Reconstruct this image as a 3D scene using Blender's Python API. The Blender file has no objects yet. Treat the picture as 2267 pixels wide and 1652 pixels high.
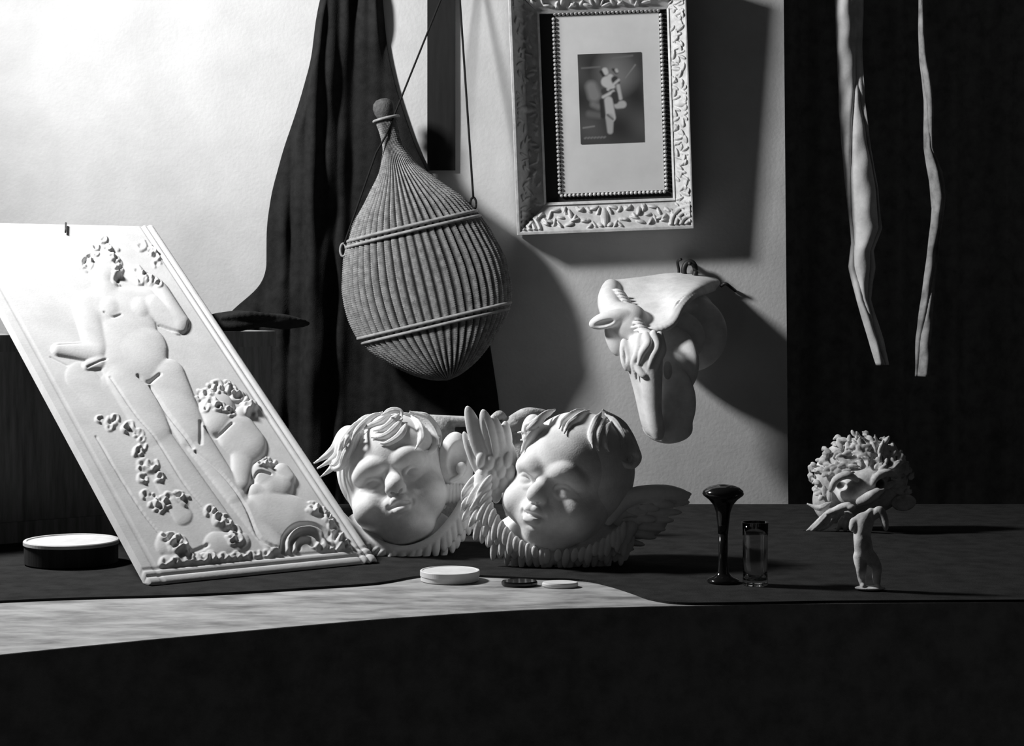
import bpy, math
import numpy as np

# ------------------------------------------------------------------ camera, light, exposure
F = 4200.0                      # focal length in pixels of a 2267 x 1652 frame
CAM = (0.0, -4.1, 1.365)        # table top is at z = 0.75
HY = 640.0                      # image row of the horizon
sc = bpy.context.scene
col = sc.collection
cam = bpy.data.cameras.new('camera')
cam.sensor_width = 36.0
cam.lens = F / 2267 * 36
cam.shift_y = -(826 - HY) / 2267
cam.clip_start = 0.05
camo = bpy.data.objects.new('camera', cam)
camo.location = CAM
camo.rotation_euler = (math.pi / 2, 0, 0)
col.objects.link(camo)
sc.camera = camo

w = bpy.data.worlds.new('room_gloom')
w.use_nodes = True
w.node_tree.nodes['Background'].inputs[0].default_value = (1, 1, 1, 1)
w.node_tree.nodes['Background'].inputs[1].default_value = 0.015
sc.world = w

LP = np.array([-2.1, 0.52, 2.9])       # the tall studio window, high on the left
la = bpy.data.lights.new('window_daylight', 'AREA')
la.shape = 'RECTANGLE'
la.size = 0.36
la.size_y = 0.42
la.energy = 138
lo = bpy.data.objects.new('window_daylight', la)
lo.location = LP
from mathutils import Vector, Matrix
lo.rotation_euler = Vector((1.0, -0.1, -0.35)).to_track_quat('-Z', 'Y').to_euler()
col.objects.link(lo)

sc.view_settings.view_transform = 'Standard'
sc.view_settings.look = 'None'
sc.view_settings.gamma = 1
sc.view_settings.exposure = 0.0
sc.view_settings.use_curve_mapping = False

rng = np.random.default_rng(7)
TZ = 0.75


def W(px, py, d):
    return np.array([(px - 1133.5) * d / F, d + CAM[1], CAM[2] - (py - HY) * d / F])


def on_table(px, py, z=TZ):
    d = (CAM[2] - z) * F / (py - HY)
    return W(px, py, d)


# ------------------------------------------------------------------ materials
def mat(name, v, rough=0.8, noise=0.0, scale=12.0, bump=0.0, bscale=150.0, metallic=0.0, spec=0.25, v2=None, stretch=None):
    m = bpy.data.materials.new(name)
    m.use_nodes = True
    nt = m.node_tree
    b = nt.nodes['Principled BSDF']
    b.inputs['Roughness'].default_value = rough
    b.inputs['Metallic'].default_value = metallic
    b.inputs['Specular IOR Level'].default_value = spec
    b.inputs['Base Color'].default_value = (v, v, v, 1)
    tc = nt.nodes.new('ShaderNodeTexCoord')
    src = tc.outputs['Object']
    if stretch:
        mp = nt.nodes.new('ShaderNodeMapping')
        mp.inputs['Scale'].default_value = stretch[:3]
        if len(stretch) > 3:
            mp.inputs['Rotation'].default_value = (0, 0, stretch[3])
        nt.links.new(src, mp.inputs[0])
        src = mp.outputs[0]
    if noise:
        n = nt.nodes.new('ShaderNodeTexNoise')
        n.inputs['Scale'].default_value = scale
        n.inputs['Detail'].default_value = 6
        n.inputs['Roughness'].default_value = 0.62
        nt.links.new(src, n.inputs['Vector'])
        r = nt.nodes.new('ShaderNodeValToRGB')
        lo_ = v2 if v2 is not None else v * (1 - noise)
        hi_ = min(0.95, v * (1 + noise * 0.4)) if v2 is None else v
        r.color_ramp.elements[0].position = 0.32
        r.color_ramp.elements[1].position = 0.62
        r.color_ramp.elements[0].color = (lo_, lo_, lo_, 1)
        r.color_ramp.elements[1].color = (hi_, hi_, hi_, 1)
        nt.links.new(n.outputs['Fac'], r.inputs[0])
        nt.links.new(r.outputs[0], b.inputs['Base Color'])
    if bump:
        n2 = nt.nodes.new('ShaderNodeTexNoise')
        n2.inputs['Scale'].default_value = bscale
        n2.inputs['Detail'].default_value = 4
        nt.links.new(src, n2.inputs['Vector'])
        bp = nt.nodes.new('ShaderNodeBump')
        bp.inputs['Strength'].default_value = bump
        bp.inputs['Distance'].default_value = 0.004
        nt.links.new(n2.outputs['Fac'], bp.inputs['Height'])
        nt.links.new(bp.outputs[0], b.inputs['Normal'])
    return m


M = {}
M['plaster'] = mat('plaster', 0.85, 0.85, 0.16, 22, 0.12, 220)
M['plaster_plaque'] = mat('plaster_plaque', 0.57, 0.85, 0.10, 14, 0.10, 160)
M['plaster_grey'] = mat('plaster_grey', 0.62, 0.85, 0.45, 28, 0.2, 120)
M['rough_plaster'] = mat('rough_plaster', 0.50, 0.9, 0.3, 40, 0.6, 130)
M['wall'] = mat('wall_plaster', 0.60, 0.92, 0.14, 3.0, 0.22, 90)
M['wood'] = mat('table_wood', 0.44, 0.6, 0.5, 7.0, 0.15, 60, v2=0.15, stretch=(1.2, 3.0, 1, -0.4))
M['dark_wood'] = mat('dark_wood', 0.035, 0.7, 0.4, 8, stretch=(8, 8, 0.7))
M['dark_cloth'] = mat('dark_cloth', 0.020, 0.95, 0.3, 30, 0.3, 300, spec=0.05)
M['table_drape'] = mat('table_drape', 0.40, 0.95, 0.3, 20, 0.3, 250, spec=0.05)
M['shade_sheet'] = mat('shade_sheet_tone', 0.03, 0.95, 0.3, 20, 0.3, 250, spec=0.03)  # near-black tone of the added sheet that imitates shade on the table
M['curtain'] = mat('curtain_cloth', 0.30, 0.95, 0.3, 20, 0.2, 250, spec=0.03)
M['pale_cloth'] = mat('pale_cloth', 0.62, 0.9, 0.35, 9, 0.15, 200)
M['grey_cloth'] = mat('grey_cloth', 0.36, 0.9, 0.55, 16, 0.15, 200)
M['wicker'] = mat('wicker', 0.32, 0.6, 0.45, 60, 0.3, 400)
M['wicker_band'] = mat('wicker_band', 0.34, 0.6, 0.3, 60)
M['cork'] = mat('cork', 0.10, 0.85, 0.4, 80, 0.4, 200)
M['cord'] = mat('cord', 0.012, 0.9)
M['gilt'] = mat('gilt_frame', 0.60, 0.42, 0.25, 40, 0.1, 200, spec=0.5)
M['frame_dark'] = mat('frame_groove', 0.030, 0.6)
M['paper'] = mat('mat_paper', 0.66, 0.9, 0.08, 8)
M['black_polish'] = mat('black_polish', 0.008, 0.12, spec=0.6)
M['iron'] = mat('iron', 0.02, 0.5, spec=0.4)
M['white_enamel'] = mat('white_lid', 0.74, 0.5, 0.12, 30)
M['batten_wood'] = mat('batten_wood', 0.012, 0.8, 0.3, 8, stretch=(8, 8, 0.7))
M['chest_wood'] = mat('chest_wood', 0.22, 0.7, 0.4, 8, stretch=(8, 8, 0.7))
M['floor'] = mat('floor_boards', 0.03, 0.8, 0.4, 4, stretch=(1, 8, 1))
g = bpy.data.materials.new('clear_glass')
g.use_nodes = True
gb = g.node_tree.nodes['Principled BSDF']
gb.inputs['Transmission Weight'].default_value = 1.0
gb.inputs['Roughness'].default_value = 0.03
gb.inputs['IOR'].default_value = 1.45
M['glass'] = g


# ------------------------------------------------------------------ object helpers
def empty(name, loc, label, cat, group=None):
    o = bpy.data.objects.new(name, None)
    o.location = tuple(loc)
    o.empty_display_size = 0.05
    col.objects.link(o)
    o['label'] = label
    o['category'] = cat
    if group:
        o['group'] = group
    return o


def tag(o, label, cat, group=None):
    o['label'] = label
    o['category'] = cat
    if group:
        o['group'] = group
    return o


def mk(name, V, faces, m, parent=None, smooth=True, origin=None, label=None, mats=None):
    """One mesh object from world-space vertices; faces may be an (n,4) array or a list."""
    V = np.asarray(V, dtype=np.float64)
    if parent is not None:
        org, p = np.zeros(3), parent
        while p is not None:
            org = org + np.array(p.location)
            p = p.parent
    elif origin is not None:
        org = np.array(origin, dtype=float)
    else:
        mn, mx = V.min(0), V.max(0)
        org = np.array([(mn[0] + mx[0]) / 2, (mn[1] + mx[1]) / 2, mn[2]])
    me = bpy.data.meshes.new(name)
    L = V - org
    if isinstance(faces, np.ndarray) and faces.ndim == 2:
        n, k = faces.shape
        me.vertices.add(len(L))
        me.vertices.foreach_set('co', L.astype(np.float32).ravel())
        me.loops.add(n * k)
        me.loops.foreach_set('vertex_index', faces.astype(np.int32).ravel())
        me.polygons.add(n)
        me.polygons.foreach_set('loop_start', np.arange(0, n * k, k, dtype=np.int32))
        me.polygons.foreach_set('loop_total', np.full(n, k, dtype=np.int32))
        me.update(calc_edges=True)
    else:
        me.from_pydata([tuple(v) for v in L], [], [tuple(int(i) for i in f) for f in faces])
        me.update()
    me.polygons.foreach_set('use_smooth', np.full(len(me.polygons), bool(smooth)))
    me.materials.append(m)
    me.validate()
    o = bpy.data.objects.new(name, me)
    if parent is not None:
        o.parent = parent
    else:
        o.location = tuple(org)
    col.objects.link(o)
    if label:
        o['label'] = label
    return o


def grid_faces(nr, nc, wrap=False):
    i, j = np.meshgrid(np.arange(nr - 1), np.arange(nc if wrap else nc - 1), indexing='ij')
    i, j = i.ravel(), j.ravel()
    j2 = (j + 1) % nc
    return np.stack([i * nc + j, i * nc + j2, (i + 1) * nc + j2, (i + 1) * nc + j], 1)


def prism(poly, z0, z1):
    n = len(poly)
    V = [(p[0], p[1], z0) for p in poly] + [(p[0], p[1], z1) for p in poly]
    Fc = [tuple(range(n - 1, -1, -1)), tuple(range(n, 2 * n))]
    for k in range(n):
        k2 = (k + 1) % n
        Fc.append((k, k2, n + k2, n + k))
    return np.array(V), Fc


def box(c, size, R=None):
    c = np.array(c, float)
    s = np.array(size, float) / 2
    P = np.array([[x, y, z] for z in (-1, 1) for y in (-1, 1) for x in (-1, 1)], float) * s
    if R is not None:
        P = P @ np.array(R).T
    return P + c, [(0, 2, 3, 1), (4, 5, 7, 6), (0, 1, 5, 4), (2, 6, 7, 3), (0, 4, 6, 2), (1, 3, 7, 5)]


def join(parts):
    V, Fc, off = [], [], 0
    for v, f in parts:
        V.append(np.asarray(v, float))
        Fc += [tuple(int(i) + off for i in q) for q in f]
        off += len(v)
    return np.vstack(V), Fc


def lathe(prof, n=64, c=(0, 0, 0), axis=None, cap=True):
    """prof: list of (r, h). axis: 3x3 with columns x, y, axis direction."""
    a = np.linspace(0, 2 * np.pi, n, endpoint=False)
    V = []
    for r, h in prof:
        V.append(np.stack([r * np.cos(a), r * np.sin(a), np.full(n, h)], 1))
    V = np.vstack(V)
    Fc = [tuple(q) for q in grid_faces(len(prof), n, True)]
    if cap:
        Fc.append(tuple(range(n - 1, -1, -1)))
        Fc.append(tuple(range((len(prof) - 1) * n, len(prof) * n)))
    if axis is not None:
        V = V @ np.array(axis).T
    return V + np.array(c), Fc


def tube(pts, r, n=10):
    pts = np.asarray(pts, float)
    rr = np.broadcast_to(np.asarray(r, float), (len(pts),))
    t = np.gradient(pts, axis=0)
    t /= np.linalg.norm(t, axis=1)[:, None]
    up = np.array([0, 0, 1.0]) if abs(t[0, 2]) < 0.9 else np.array([0, 1.0, 0])
    V = []
    a = np.linspace(0, 2 * np.pi, n, endpoint=False)
    u = np.cross(t[0], up)
    for k in range(len(pts)):
        u = u - t[k] * (u @ t[k])
        u /= np.linalg.norm(u)
        v = np.cross(t[k], u)
        V.append(pts[k] + rr[k] * (np.cos(a)[:, None] * u + np.sin(a)[:, None] * v))
    Fc = [tuple(q) for q in grid_faces(len(pts), n, True)]
    Fc += [tuple(range(n - 1, -1, -1)), tuple(range((len(pts) - 1) * n, len(pts) * n))]
    return np.vstack(V), Fc


def smooth_pts(pts, n):
    """Catmull-Rom resample."""
    p = np.asarray(pts, float)
    q = np.vstack([2 * p[0] - p[1], p, 2 * p[-1] - p[-2]])
    out = []
    for s in np.linspace(0, len(p) - 1 - 1e-9, n):
        i = int(s)
        f = s - i
        a, b, c, d = q[i], q[i + 1], q[i + 2], q[i + 3]
        out.append(0.5 * (2 * b + (c - a) * f + (2 * a - 5 * b + 4 * c - d) * f * f + (3 * b - a - 3 * c + d) * f ** 3))
    return np.array(out)


# ------------------------------------------------------------------ sculpting: blended volumes turned into one skin
def rotz(a): c, s = math.cos(a), math.sin(a); return np.array([[c, -s, 0], [s, c, 0], [0, 0, 1.0]])
def roty(a): c, s = math.cos(a), math.sin(a); return np.array([[c, 0, s], [0, 1.0, 0], [-s, 0, c]])
def rotx(a): c, s = math.cos(a), math.sin(a); return np.array([[1.0, 0, 0], [0, c, -s], [0, s, c]])
def rad(a): return math.radians(a)


class Sculpt:
    """A volume in model units (x right, y up, z to the front)."""
    def __init__(s, lo, hi, h):
        s.lo = np.array(lo, float)
        s.h = h
        s.n = np.ceil((np.array(hi, float) - s.lo) / h).astype(int) + 1
        s.f = np.full(tuple(s.n), 40.0, np.float32)
        s.c, s.sc, s.R = np.zeros(3), 1.0, np.eye(3)

    def frame(s, c=(0, 0, 0), sc_=1.0, R=np.eye(3)):
        s.c, s.sc, s.R = np.array(c, float), sc_, np.array(R)

    def _map(s, p):
        return s.c + s.R @ (s.sc * np.array(p, float))

    def _apply(s, fn, bl, bh, k, op):
        i0 = np.clip(np.floor((bl - s.lo) / s.h).astype(int) - 1, 0, s.n)
        i1 = np.clip(np.ceil((bh - s.lo) / s.h).astype(int) + 2, 0, s.n)
        if (i1 <= i0).any():
            return
        sl = tuple(slice(a, b) for a, b in zip(i0, i1))
        X = [(s.lo[q] + s.h * np.arange(i0[q], i1[q])).astype(np.float32) for q in range(3)]
        x, y, z = X[0][:, None, None], X[1][None, :, None], X[2][None, None, :]
        d = fn(x, y, z)
        a = s.f[sl]
        k = np.float32(max(k, 1e-3))
        if op == 'u':
            hh = np.clip(0.5 + 0.5 * (a - d) / k, 0, 1)
            s.f[sl] = a + (d - a) * hh - k * hh * (1 - hh)
        else:
            d = -d
            hh = np.clip(0.5 - 0.5 * (a - d) / k, 0, 1)
            s.f[sl] = a + (d - a) * hh + k * hh * (1 - hh)

    def ell(s, c, r, k=0.1, rot=None, op='u'):
        c = s._map(c)
        r = np.broadcast_to(np.array(r, float) * s.sc, (3,)).copy()
        k = k * s.sc
        Rm = s.R if rot is None else s.R @ rot
        ext = np.sqrt(((Rm * r) ** 2).sum(1)) + k * 1.3 + s.h
        Rt = Rm.T.astype(np.float32)

        def fn(x, y, z):
            x, y, z = x - np.float32(c[0]), y - np.float32(c[1]), z - np.float32(c[2])
            k0 = 0
            k1 = 0
            for q in range(3):
                u = Rt[q, 0] * x + Rt[q, 1] * y + Rt[q, 2] * z
                k0 = k0 + (u / np.float32(r[q])) ** 2
                k1 = k1 + (u / np.float32(r[q] ** 2)) ** 2
            k0 = np.sqrt(k0)
            k1 = np.sqrt(k1) + np.float32(1e-6)
            return k0 * (k0 - 1) / k1
        s._apply(fn, c - ext, c + ext, k, op)

    def cap(s, p0, p1, r0, r1=None, k=0.1, op='u'):
        r1 = r0 if r1 is None else r1
        p0, p1 = s._map(p0), s._map(p1)
        r0, r1, k = r0 * s.sc, r1 * s.sc, k * s.sc
        e = max(r0, r1) + k * 1.3 + s.h
        d = (p1 - p0)
        dd = float(d @ d) + 1e-9

        def fn(x, y, z):
            x, y, z = x - np.float32(p0[0]), y - np.float32(p0[1]), z - np.float32(p0[2])
            t = np.clip((x * np.float32(d[0]) + y * np.float32(d[1]) + z * np.float32(d[2])) / np.float32(dd), 0, 1)
            q = np.sqrt((x - t * np.float32(d[0])) ** 2 + (y - t * np.float32(d[1])) ** 2 + (z - t * np.float32(d[2])) ** 2)
            return q - (np.float32(r0) + t * np.float32(r1 - r0))
        s._apply(fn, np.minimum(p0, p1) - e, np.maximum(p0, p1) + e, k, op)

    def poly(s, pts, r, k=0.1, n=None, op='u'):
        p = smooth_pts(pts, n or 4 * len(pts))
        rr = np.interp(np.linspace(0, 1, len(p)), np.linspace(0, 1, len(r)), r) if hasattr(r, '__len__') else np.full(len(p), r)
        for i in range(len(p) - 1):
            s.cap(p[i], p[i + 1], rr[i], rr[i + 1], k, op)

    def feather(s, p0, p1, wd, th, k=1.0, tilt=0.0, op='u'):
        p0, p1 = np.array(p0, float), np.array(p1, float)
        a = p1 - p0
        ln = np.linalg.norm(a)
        a = a / ln
        nrm = np.array([0, 0, 1.0]) - a * a[2]
        nrm /= np.linalg.norm(nrm)
        b = np.cross(nrm, a)
        nrm2 = nrm * math.cos(tilt) + b * math.sin(tilt)
        b2 = np.cross(nrm2, a)
        s.ell((p0 + p1) / 2, (ln * 0.55, wd, th), k, np.stack([a, b2, nrm2], 1), op)

    def plane_cut(s, p, nrm, k=1.0):
        """Remove everything on the +nrm side of the plane."""
        p = s._map(p)
        nn = s.R @ np.array(nrm, float)
        nn = nn / np.linalg.norm(nn)
        X = [(s.lo[q] + s.h * np.arange(s.n[q])).astype(np.float32) for q in range(3)]
        d = (X[0] - p[0])[:, None, None] * nn[0] + (X[1] - p[1])[None, :, None] * nn[1] + (X[2] - p[2])[None, None, :] * nn[2]
        s.f = np.maximum(s.f, d.astype(np.float32))

    def skin(s):
        f = s.f
        f[0], f[-1] = 9, 9
        f[:, 0], f[:, -1] = 9, 9
        f[:, :, 0], f[:, :, -1] = 9, 9
        ins = f < 0
        a = ins[:-1, :-1, :-1].astype(np.int8)
        cnt = np.zeros_like(a)
        off = [(i, j, k) for i in (0, 1) for j in (0, 1) for k in (0, 1)]
        for i, j, k in off:
            cnt += ins[i:i + a.shape[0], j:j + a.shape[1], k:k + a.shape[2]]
        act = np.argwhere((cnt > 0) & (cnt < 8))
        idx = np.full(a.shape, -1, np.int32)
        idx[act[:, 0], act[:, 1], act[:, 2]] = np.arange(len(act))
        vals = np.stack([f[act[:, 0] + i, act[:, 1] + j, act[:, 2] + k] for i, j, k in off], 1)
        acc = np.zeros((len(act), 3))
        num = np.zeros(len(act))
        for p in range(8):
            for q in range(p + 1, 8):
                dlt = np.array(off[q]) - np.array(off[p])
                if abs(dlt).sum() != 1:
                    continue
                fa, fb = vals[:, p], vals[:, q]
                cr = (fa < 0) != (fb < 0)
                t = np.where(cr, fa / np.where(cr, fa - fb, 1), 0)
                acc += np.where(cr[:, None], np.array(off[p]) + t[:, None] * dlt, 0)
                num += cr
        V = s.lo + s.h * (act + acc / num[:, None])
        quads = []
        for ax in range(3):
            u, v = (ax + 1) % 3, (ax + 2) % 3
            sa = [slice(None)] * 3
            sb = [slice(None)] * 3
            sa[ax], sb[ax] = slice(0, -1), slice(1, None)
            A, B = ins[tuple(sa)], ins[tuple(sb)]
            e = np.argwhere(A != B)
            e = e[(e[:, u] > 0) & (e[:, v] > 0) & (e[:, u] < f.shape[u] - 1) & (e[:, v] < f.shape[v] - 1)]
            fl = A[e[:, 0], e[:, 1], e[:, 2]]
            du, dv = np.eye(3, dtype=int)[u], np.eye(3, dtype=int)[v]
            g4 = [e - du - dv, e - dv, e, e - du]
            qd = np.stack([idx[g_[:, 0], g_[:, 1], g_[:, 2]] for g_ in g4], 1)
            qd = np.where(fl[:, None], qd, qd[:, ::-1])
            quads.append(qd)
        Q = np.vstack(quads)
        Q = Q[(Q >= 0).all(1)]
        # keep the skin tidy: one light smoothing pass
        for _ in range(1):
            sm = np.zeros_like(V)
            ct = np.zeros(len(V))
            for p in range(4):
                np.add.at(sm, Q[:, p], V[Q[:, (p + 1) % 4]] + V[Q[:, (p + 3) % 4]])
                np.add.at(ct, Q[:, p], 2)
            V = 0.55 * V + 0.45 * sm / ct[:, None]
        return V, Q


def place(V, cx, cy, d, floor_z=None):
    """Model units are image pixels at depth d; x = px, y = -py."""
    s = d / F
    c = W(cx, cy, d)
    Wv = np.stack([c[0] + (V[:, 0] - cx) * s, c[1] - V[:, 2] * s, c[2] + (V[:, 1] + cy) * s], 1)
    if floor_z is not None:
        Wv[:, 2] = np.maximum(Wv[:, 2], floor_z)
    return Wv


def P(px, py, z=0.0):
    return (px, -py, z)


# ------------------------------------------------------------------ room
def structure(name, V, Fc, m, smooth=False):
    o = mk(name, V, Fc, m, smooth=smooth)
    o['kind'] = 'structure'
    return o


WY = 1.9                                     # front face of the back wall
xe0, xe1 = 0.851, 0.880                       # right end of the wall, top and bottom
V, Fc = prism([(-3.4, WY), (xe1, WY), (xe1, WY + 0.07), (-3.4, WY + 0.07)], 0.0, 3.2)
V[5:7, 0] = xe0
structure('wall_back', V, Fc, M['wall'])
V, Fc = box((0, 0.0, -0.03), (7.0, 5.6, 0.06))
structure('floor', V, Fc, M['floor'])

# dark curtain closing the opening to the right of the wall
nx, nz = 220, 30
xs = np.linspace(0.70, 3.0, nx)
zs = np.linspace(0.02, 3.0, nz)
XX, ZZ = np.meshgrid(xs, zs)
YY = 2.62 + 0.020 * np.sin(XX * 31 + 0.6 * np.sin(ZZ * 1.3)) + 0.010 * np.sin(XX * 67 + 1.0)
V = np.stack([XX, YY, ZZ], -1).reshape(-1, 3)
o = mk('curtain', V, grid_faces(nz, nx), M['curtain'])
o.modifiers.new('thickness', 'SOLIDIFY').thickness = 0.006
tag(o, 'dark full-length curtain filling the opening right of the plaster wall', 'curtain')

# ------------------------------------------------------------------ table
front = [(-1.75, -1.56), (-1.3, -1.2), (-0.802, -0.872), (-0.467, -0.68), (-0.239, -0.562), (0.0, -0.472),
         (0.145, -0.442), (0.4, -0.41), (0.7, -0.385), (1.2, -0.37), (1.75, -0.37)]
fs = smooth_pts(np.array([(x, y, 0) for x, y in front]), 90)[:, :2]
poly = list(map(tuple, fs)) + [(1.75, 1.30), (-1.75, 1.30)]
table = empty('table', (0, 0.2, 0), 'long wooden table with curved front edge and dark skirt below the plaster casts', 'table')
V, Fc = prism(poly, TZ - 0.02, TZ)
mk('tabletop', V, Fc, M['wood'], table, smooth=False, label='pale worn wooden tabletop')
nr, nc = 24, 400
fs2 = smooth_pts(np.array([(x, y, 0) for x, y in front]), nc)[:, :2]
tan = np.gradient(fs2, axis=0)
tan /= np.linalg.norm(tan, axis=1)[:, None]
nor = np.stack([tan[:, 1], -tan[:, 0]], 1)
S = np.arange(nc) / nc
rows = []
for k in range(nr):
    t = k / (nr - 1)
    amp = 0.012 * t
    fold = amp * (np.sin(S * 95) + 0.6 * np.sin(S * 41 + 1) + 0.5 * np.sin(S * 170 + 2))
    xy = fs2 + nor * (0.002 + fold + 0.012 * t)[:, None]
    rows.append(np.column_stack([xy, np.full(nc, TZ - 0.001 - t * 0.70)]))
o = mk('skirt', np.vstack(rows), grid_faces(nr, nc), M['table_drape'], table, label='dark cloth skirt')
for lx, ly in ((-1.55, -1.2), (1.55, -0.2), (-1.55, 1.15), (1.55, 1.15)):
    V, Fc = lathe([(0.03, 0.001), (0.035, 0.1), (0.028, 0.4), (0.04, 0.66), (0.045, 0.73)], 20, (lx, ly, 0))
    mk('leg', V, Fc, M['dark_wood'], table)

# dark sheet added on the table, outlined to stand in for cast shade
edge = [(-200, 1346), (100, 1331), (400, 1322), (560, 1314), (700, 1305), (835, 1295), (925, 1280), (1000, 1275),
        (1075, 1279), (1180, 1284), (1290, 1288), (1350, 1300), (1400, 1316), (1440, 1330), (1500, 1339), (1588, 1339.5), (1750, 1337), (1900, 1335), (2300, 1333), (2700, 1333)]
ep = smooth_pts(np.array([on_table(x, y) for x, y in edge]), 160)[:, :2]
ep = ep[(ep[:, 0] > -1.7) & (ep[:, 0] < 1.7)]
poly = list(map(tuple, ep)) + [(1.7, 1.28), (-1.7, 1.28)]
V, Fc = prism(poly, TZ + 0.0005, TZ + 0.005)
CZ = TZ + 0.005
o = mk('table_shade_sheet', V, Fc, M['shade_sheet'], smooth=False)
tag(o, 'dark flat sheet standing in for shade on the table under the plaster casts', 'cloth')

# ------------------------------------------------------------------ chest behind the plaque
phi = 0.6375
e1 = np.array([math.cos(phi), math.sin(phi), 0])
bb = np.array([-math.sin(phi), math.cos(phi), 0])
al = 0.9655
e2 = math.cos(al) * np.array([0, 0, 1.0]) + math.sin(al) * bb
PB = np.array([-0.7398, -0.2098, CZ + 0.002])      # lower left corner of the plaque face
PW, PH = 0.548, 1.365
CHT = 1.255                                        # chest top height
tt = (CHT - PB[2]) / math.cos(al)
hit = PB + tt * e2
nrm = np.cross(e1, e2)
chp = hit + bb * 0.075
c_left, c_right = chp - e1 * 0.42, chp + e1 * 0.73
Rz = rotz(phi)
clen = np.linalg.norm(c_right - c_left)
cen = (c_left + c_right) / 2 + bb * 0.085
chest = empty('chest', (cen[0], cen[1], CZ), 'dark wooden chest behind the leaning relief plaque', 'chest')
hb = CHT - CZ
V, Fc = box((cen[0], cen[1], CZ + hb * 0.46 + 0.02), (clen, 0.15, hb * 0.86), Rz)
mk('body', V, Fc, M['chest_wood'], chest, smooth=False)
V, Fc = box((cen[0], cen[1], CHT - 0.02), (clen + 0.02, 0.168, 0.04), Rz)
mk('lid', V, Fc, M['chest_wood'], chest, smooth=False)
V, Fc = box((cen[0], cen[1], CZ + 0.026), (clen + 0.02, 0.168, 0.05), Rz)
mk('plinth', V, Fc, M['chest_wood'], chest, smooth=False)

# ------------------------------------------------------------------ dark cloth hanging on the wall
dl = 5.95
rowsL = [(-150, 742), (30, 700), (130, 688), (230, 660), (330, 625), (420, 600), (500, 588), (590, 587), (612, 586), (640, 566), (670, 538), (692, 498), (720, 480), (900, 520), (1128, 560)]
rowsR = [(-150, 832), (30, 846), (110, 856), (190, 874), (260, 896), (340, 925), (450, 985), (600, 1050), (700, 1075), (900, 1105), (1128, 1115)]
py = np.concatenate([np.linspace(-150, 1128, 150)])
xl = np.interp(py, [a for a, b in rowsL], [b for a, b in rowsL])
xr = np.interp(py, [a for a, b in rowsR], [b for a, b in rowsR])
ker = np.ones(7) / 7
xl = np.convolve(np.pad(xl, 3, 'edge'), ker, 'valid')
xr = np.convolve(np.pad(xr, 3, 'edge'), ker, 'valid')
ncl = 120
u = np.linspace(0, 1, ncl)
V = []
for k, y in enumerate(py):
    x = xl[k] + (xr[k] - xl[k]) * u
    crest = np.exp(-((x - (702 + 4 * math.sin(y * 0.012))) / 26) ** 2) * 34 + np.exp(-((x - 640 - 0.03 * y) / 30) ** 2) * 10
    fold = 7 * np.sin(x * 0.085 + 0.8 * math.sin(y * 0.006)) + 4 * np.sin(x * 0.19 + y * 0.004) + 4 * np.sin(y * 0.03 + x * 0.03)
    edgef = np.clip(np.minimum(u, 1 - u) / 0.10, 0, 1) * (1 - 0.8 * np.clip((x - 740) / 40, 0, 1) * (1 if y > 150 else max(0, y / 150)))
    z = 5 + (crest + 16 + fold) * edgef
    d = WY + 4.1 - z * 0.00142
    V.append(np.stack([(x - 1133.5) * dl / F, d + CAM[1], np.full(ncl, CAM[2] - (y - HY) * dl / F)], 1))
o = mk('hanging_cloth', np.vstack(V), grid_faces(len(py), ncl), M['dark_cloth'])
o.modifiers.new('thickness', 'SOLIDIFY').thickness = 0.004
tag(o, 'dark cloth hanging down the wall behind the wicker bottle', 'cloth')

# its bunched end lying over the chest lid, beside the plaque
S1 = Sculpt((430, -775, -80), (730, -590, 80), 2.0)
S1.poly([P(470, 712, 20), P(530, 708, 28), P(575, 708, 30), P(630, 712, 24), P(682, 716, 10)], [15, 19, 12, 15, 5], 8)
S1.poly([P(470, 722, 36), P(530, 722, 40), P(590, 714, 38), P(650, 716, 26)], [9, 11, 7, 5], 5)
S1.poly([P(500, 704, 40), P(560, 698, 44), P(620, 702, 36), P(676, 710, 20)], [5, 9, 4, 3], 4)
V, Q = S1.skin()
o = mk('draped_cloth', place(V, 580, 720, 4.93, CHT + 0.001), Q, M['dark_cloth'])
tag(o, 'bunched end of dark cloth lying across the chest lid beside the plaque', 'cloth')

# ------------------------------------------------------------------ batten and cord and bottle
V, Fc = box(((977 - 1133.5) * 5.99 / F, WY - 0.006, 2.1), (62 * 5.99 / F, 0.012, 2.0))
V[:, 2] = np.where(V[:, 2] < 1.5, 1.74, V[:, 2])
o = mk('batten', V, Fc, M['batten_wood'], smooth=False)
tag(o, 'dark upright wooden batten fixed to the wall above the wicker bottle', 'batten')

tilt = math.atan2(0.232, 0.973)
db = 5.878
sb = db / F
back = rad(0)
DEP = lambda q: 68 * (1 - np.exp(-q / 62.0))     # half depth: the bottle is flattened front to back
# bottle axes: a points from the neck down, q to the right, f to the front
a_ = np.array([math.sin(tilt) * math.cos(back), -math.sin(back), -math.cos(tilt) * math.cos(back)])
a_ /= np.linalg.norm(a_)
q_ = np.array([math.cos(tilt), 0, math.sin(tilt)])
q_ -= a_ * (q_ @ a_)
q_ /= np.linalg.norm(q_)
f_ = np.cross(a_, q_)
if f_[1] > 0:
    f_ = -f_
mid = W(943, 632, db)
O = mid - a_ * (380 / math.cos(back)) * sb
prof = np.array([(-2, 24), (12, 22), (34, 20), (65, 21.5), (90, 31), (121, 47), (172, 88), (205, 116), (242, 140), (275, 156), (308, 167), (345, 177), (385, 181),
                 (425, 178), (460, 169), (492, 150), (520, 125), (545, 98), (570, 66), (588, 32), (595, 4)], float)
prof[:, 0] /= math.cos(back)


def prof_r(t):
    return np.interp(t, prof[:, 0], prof[:, 1])


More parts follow.
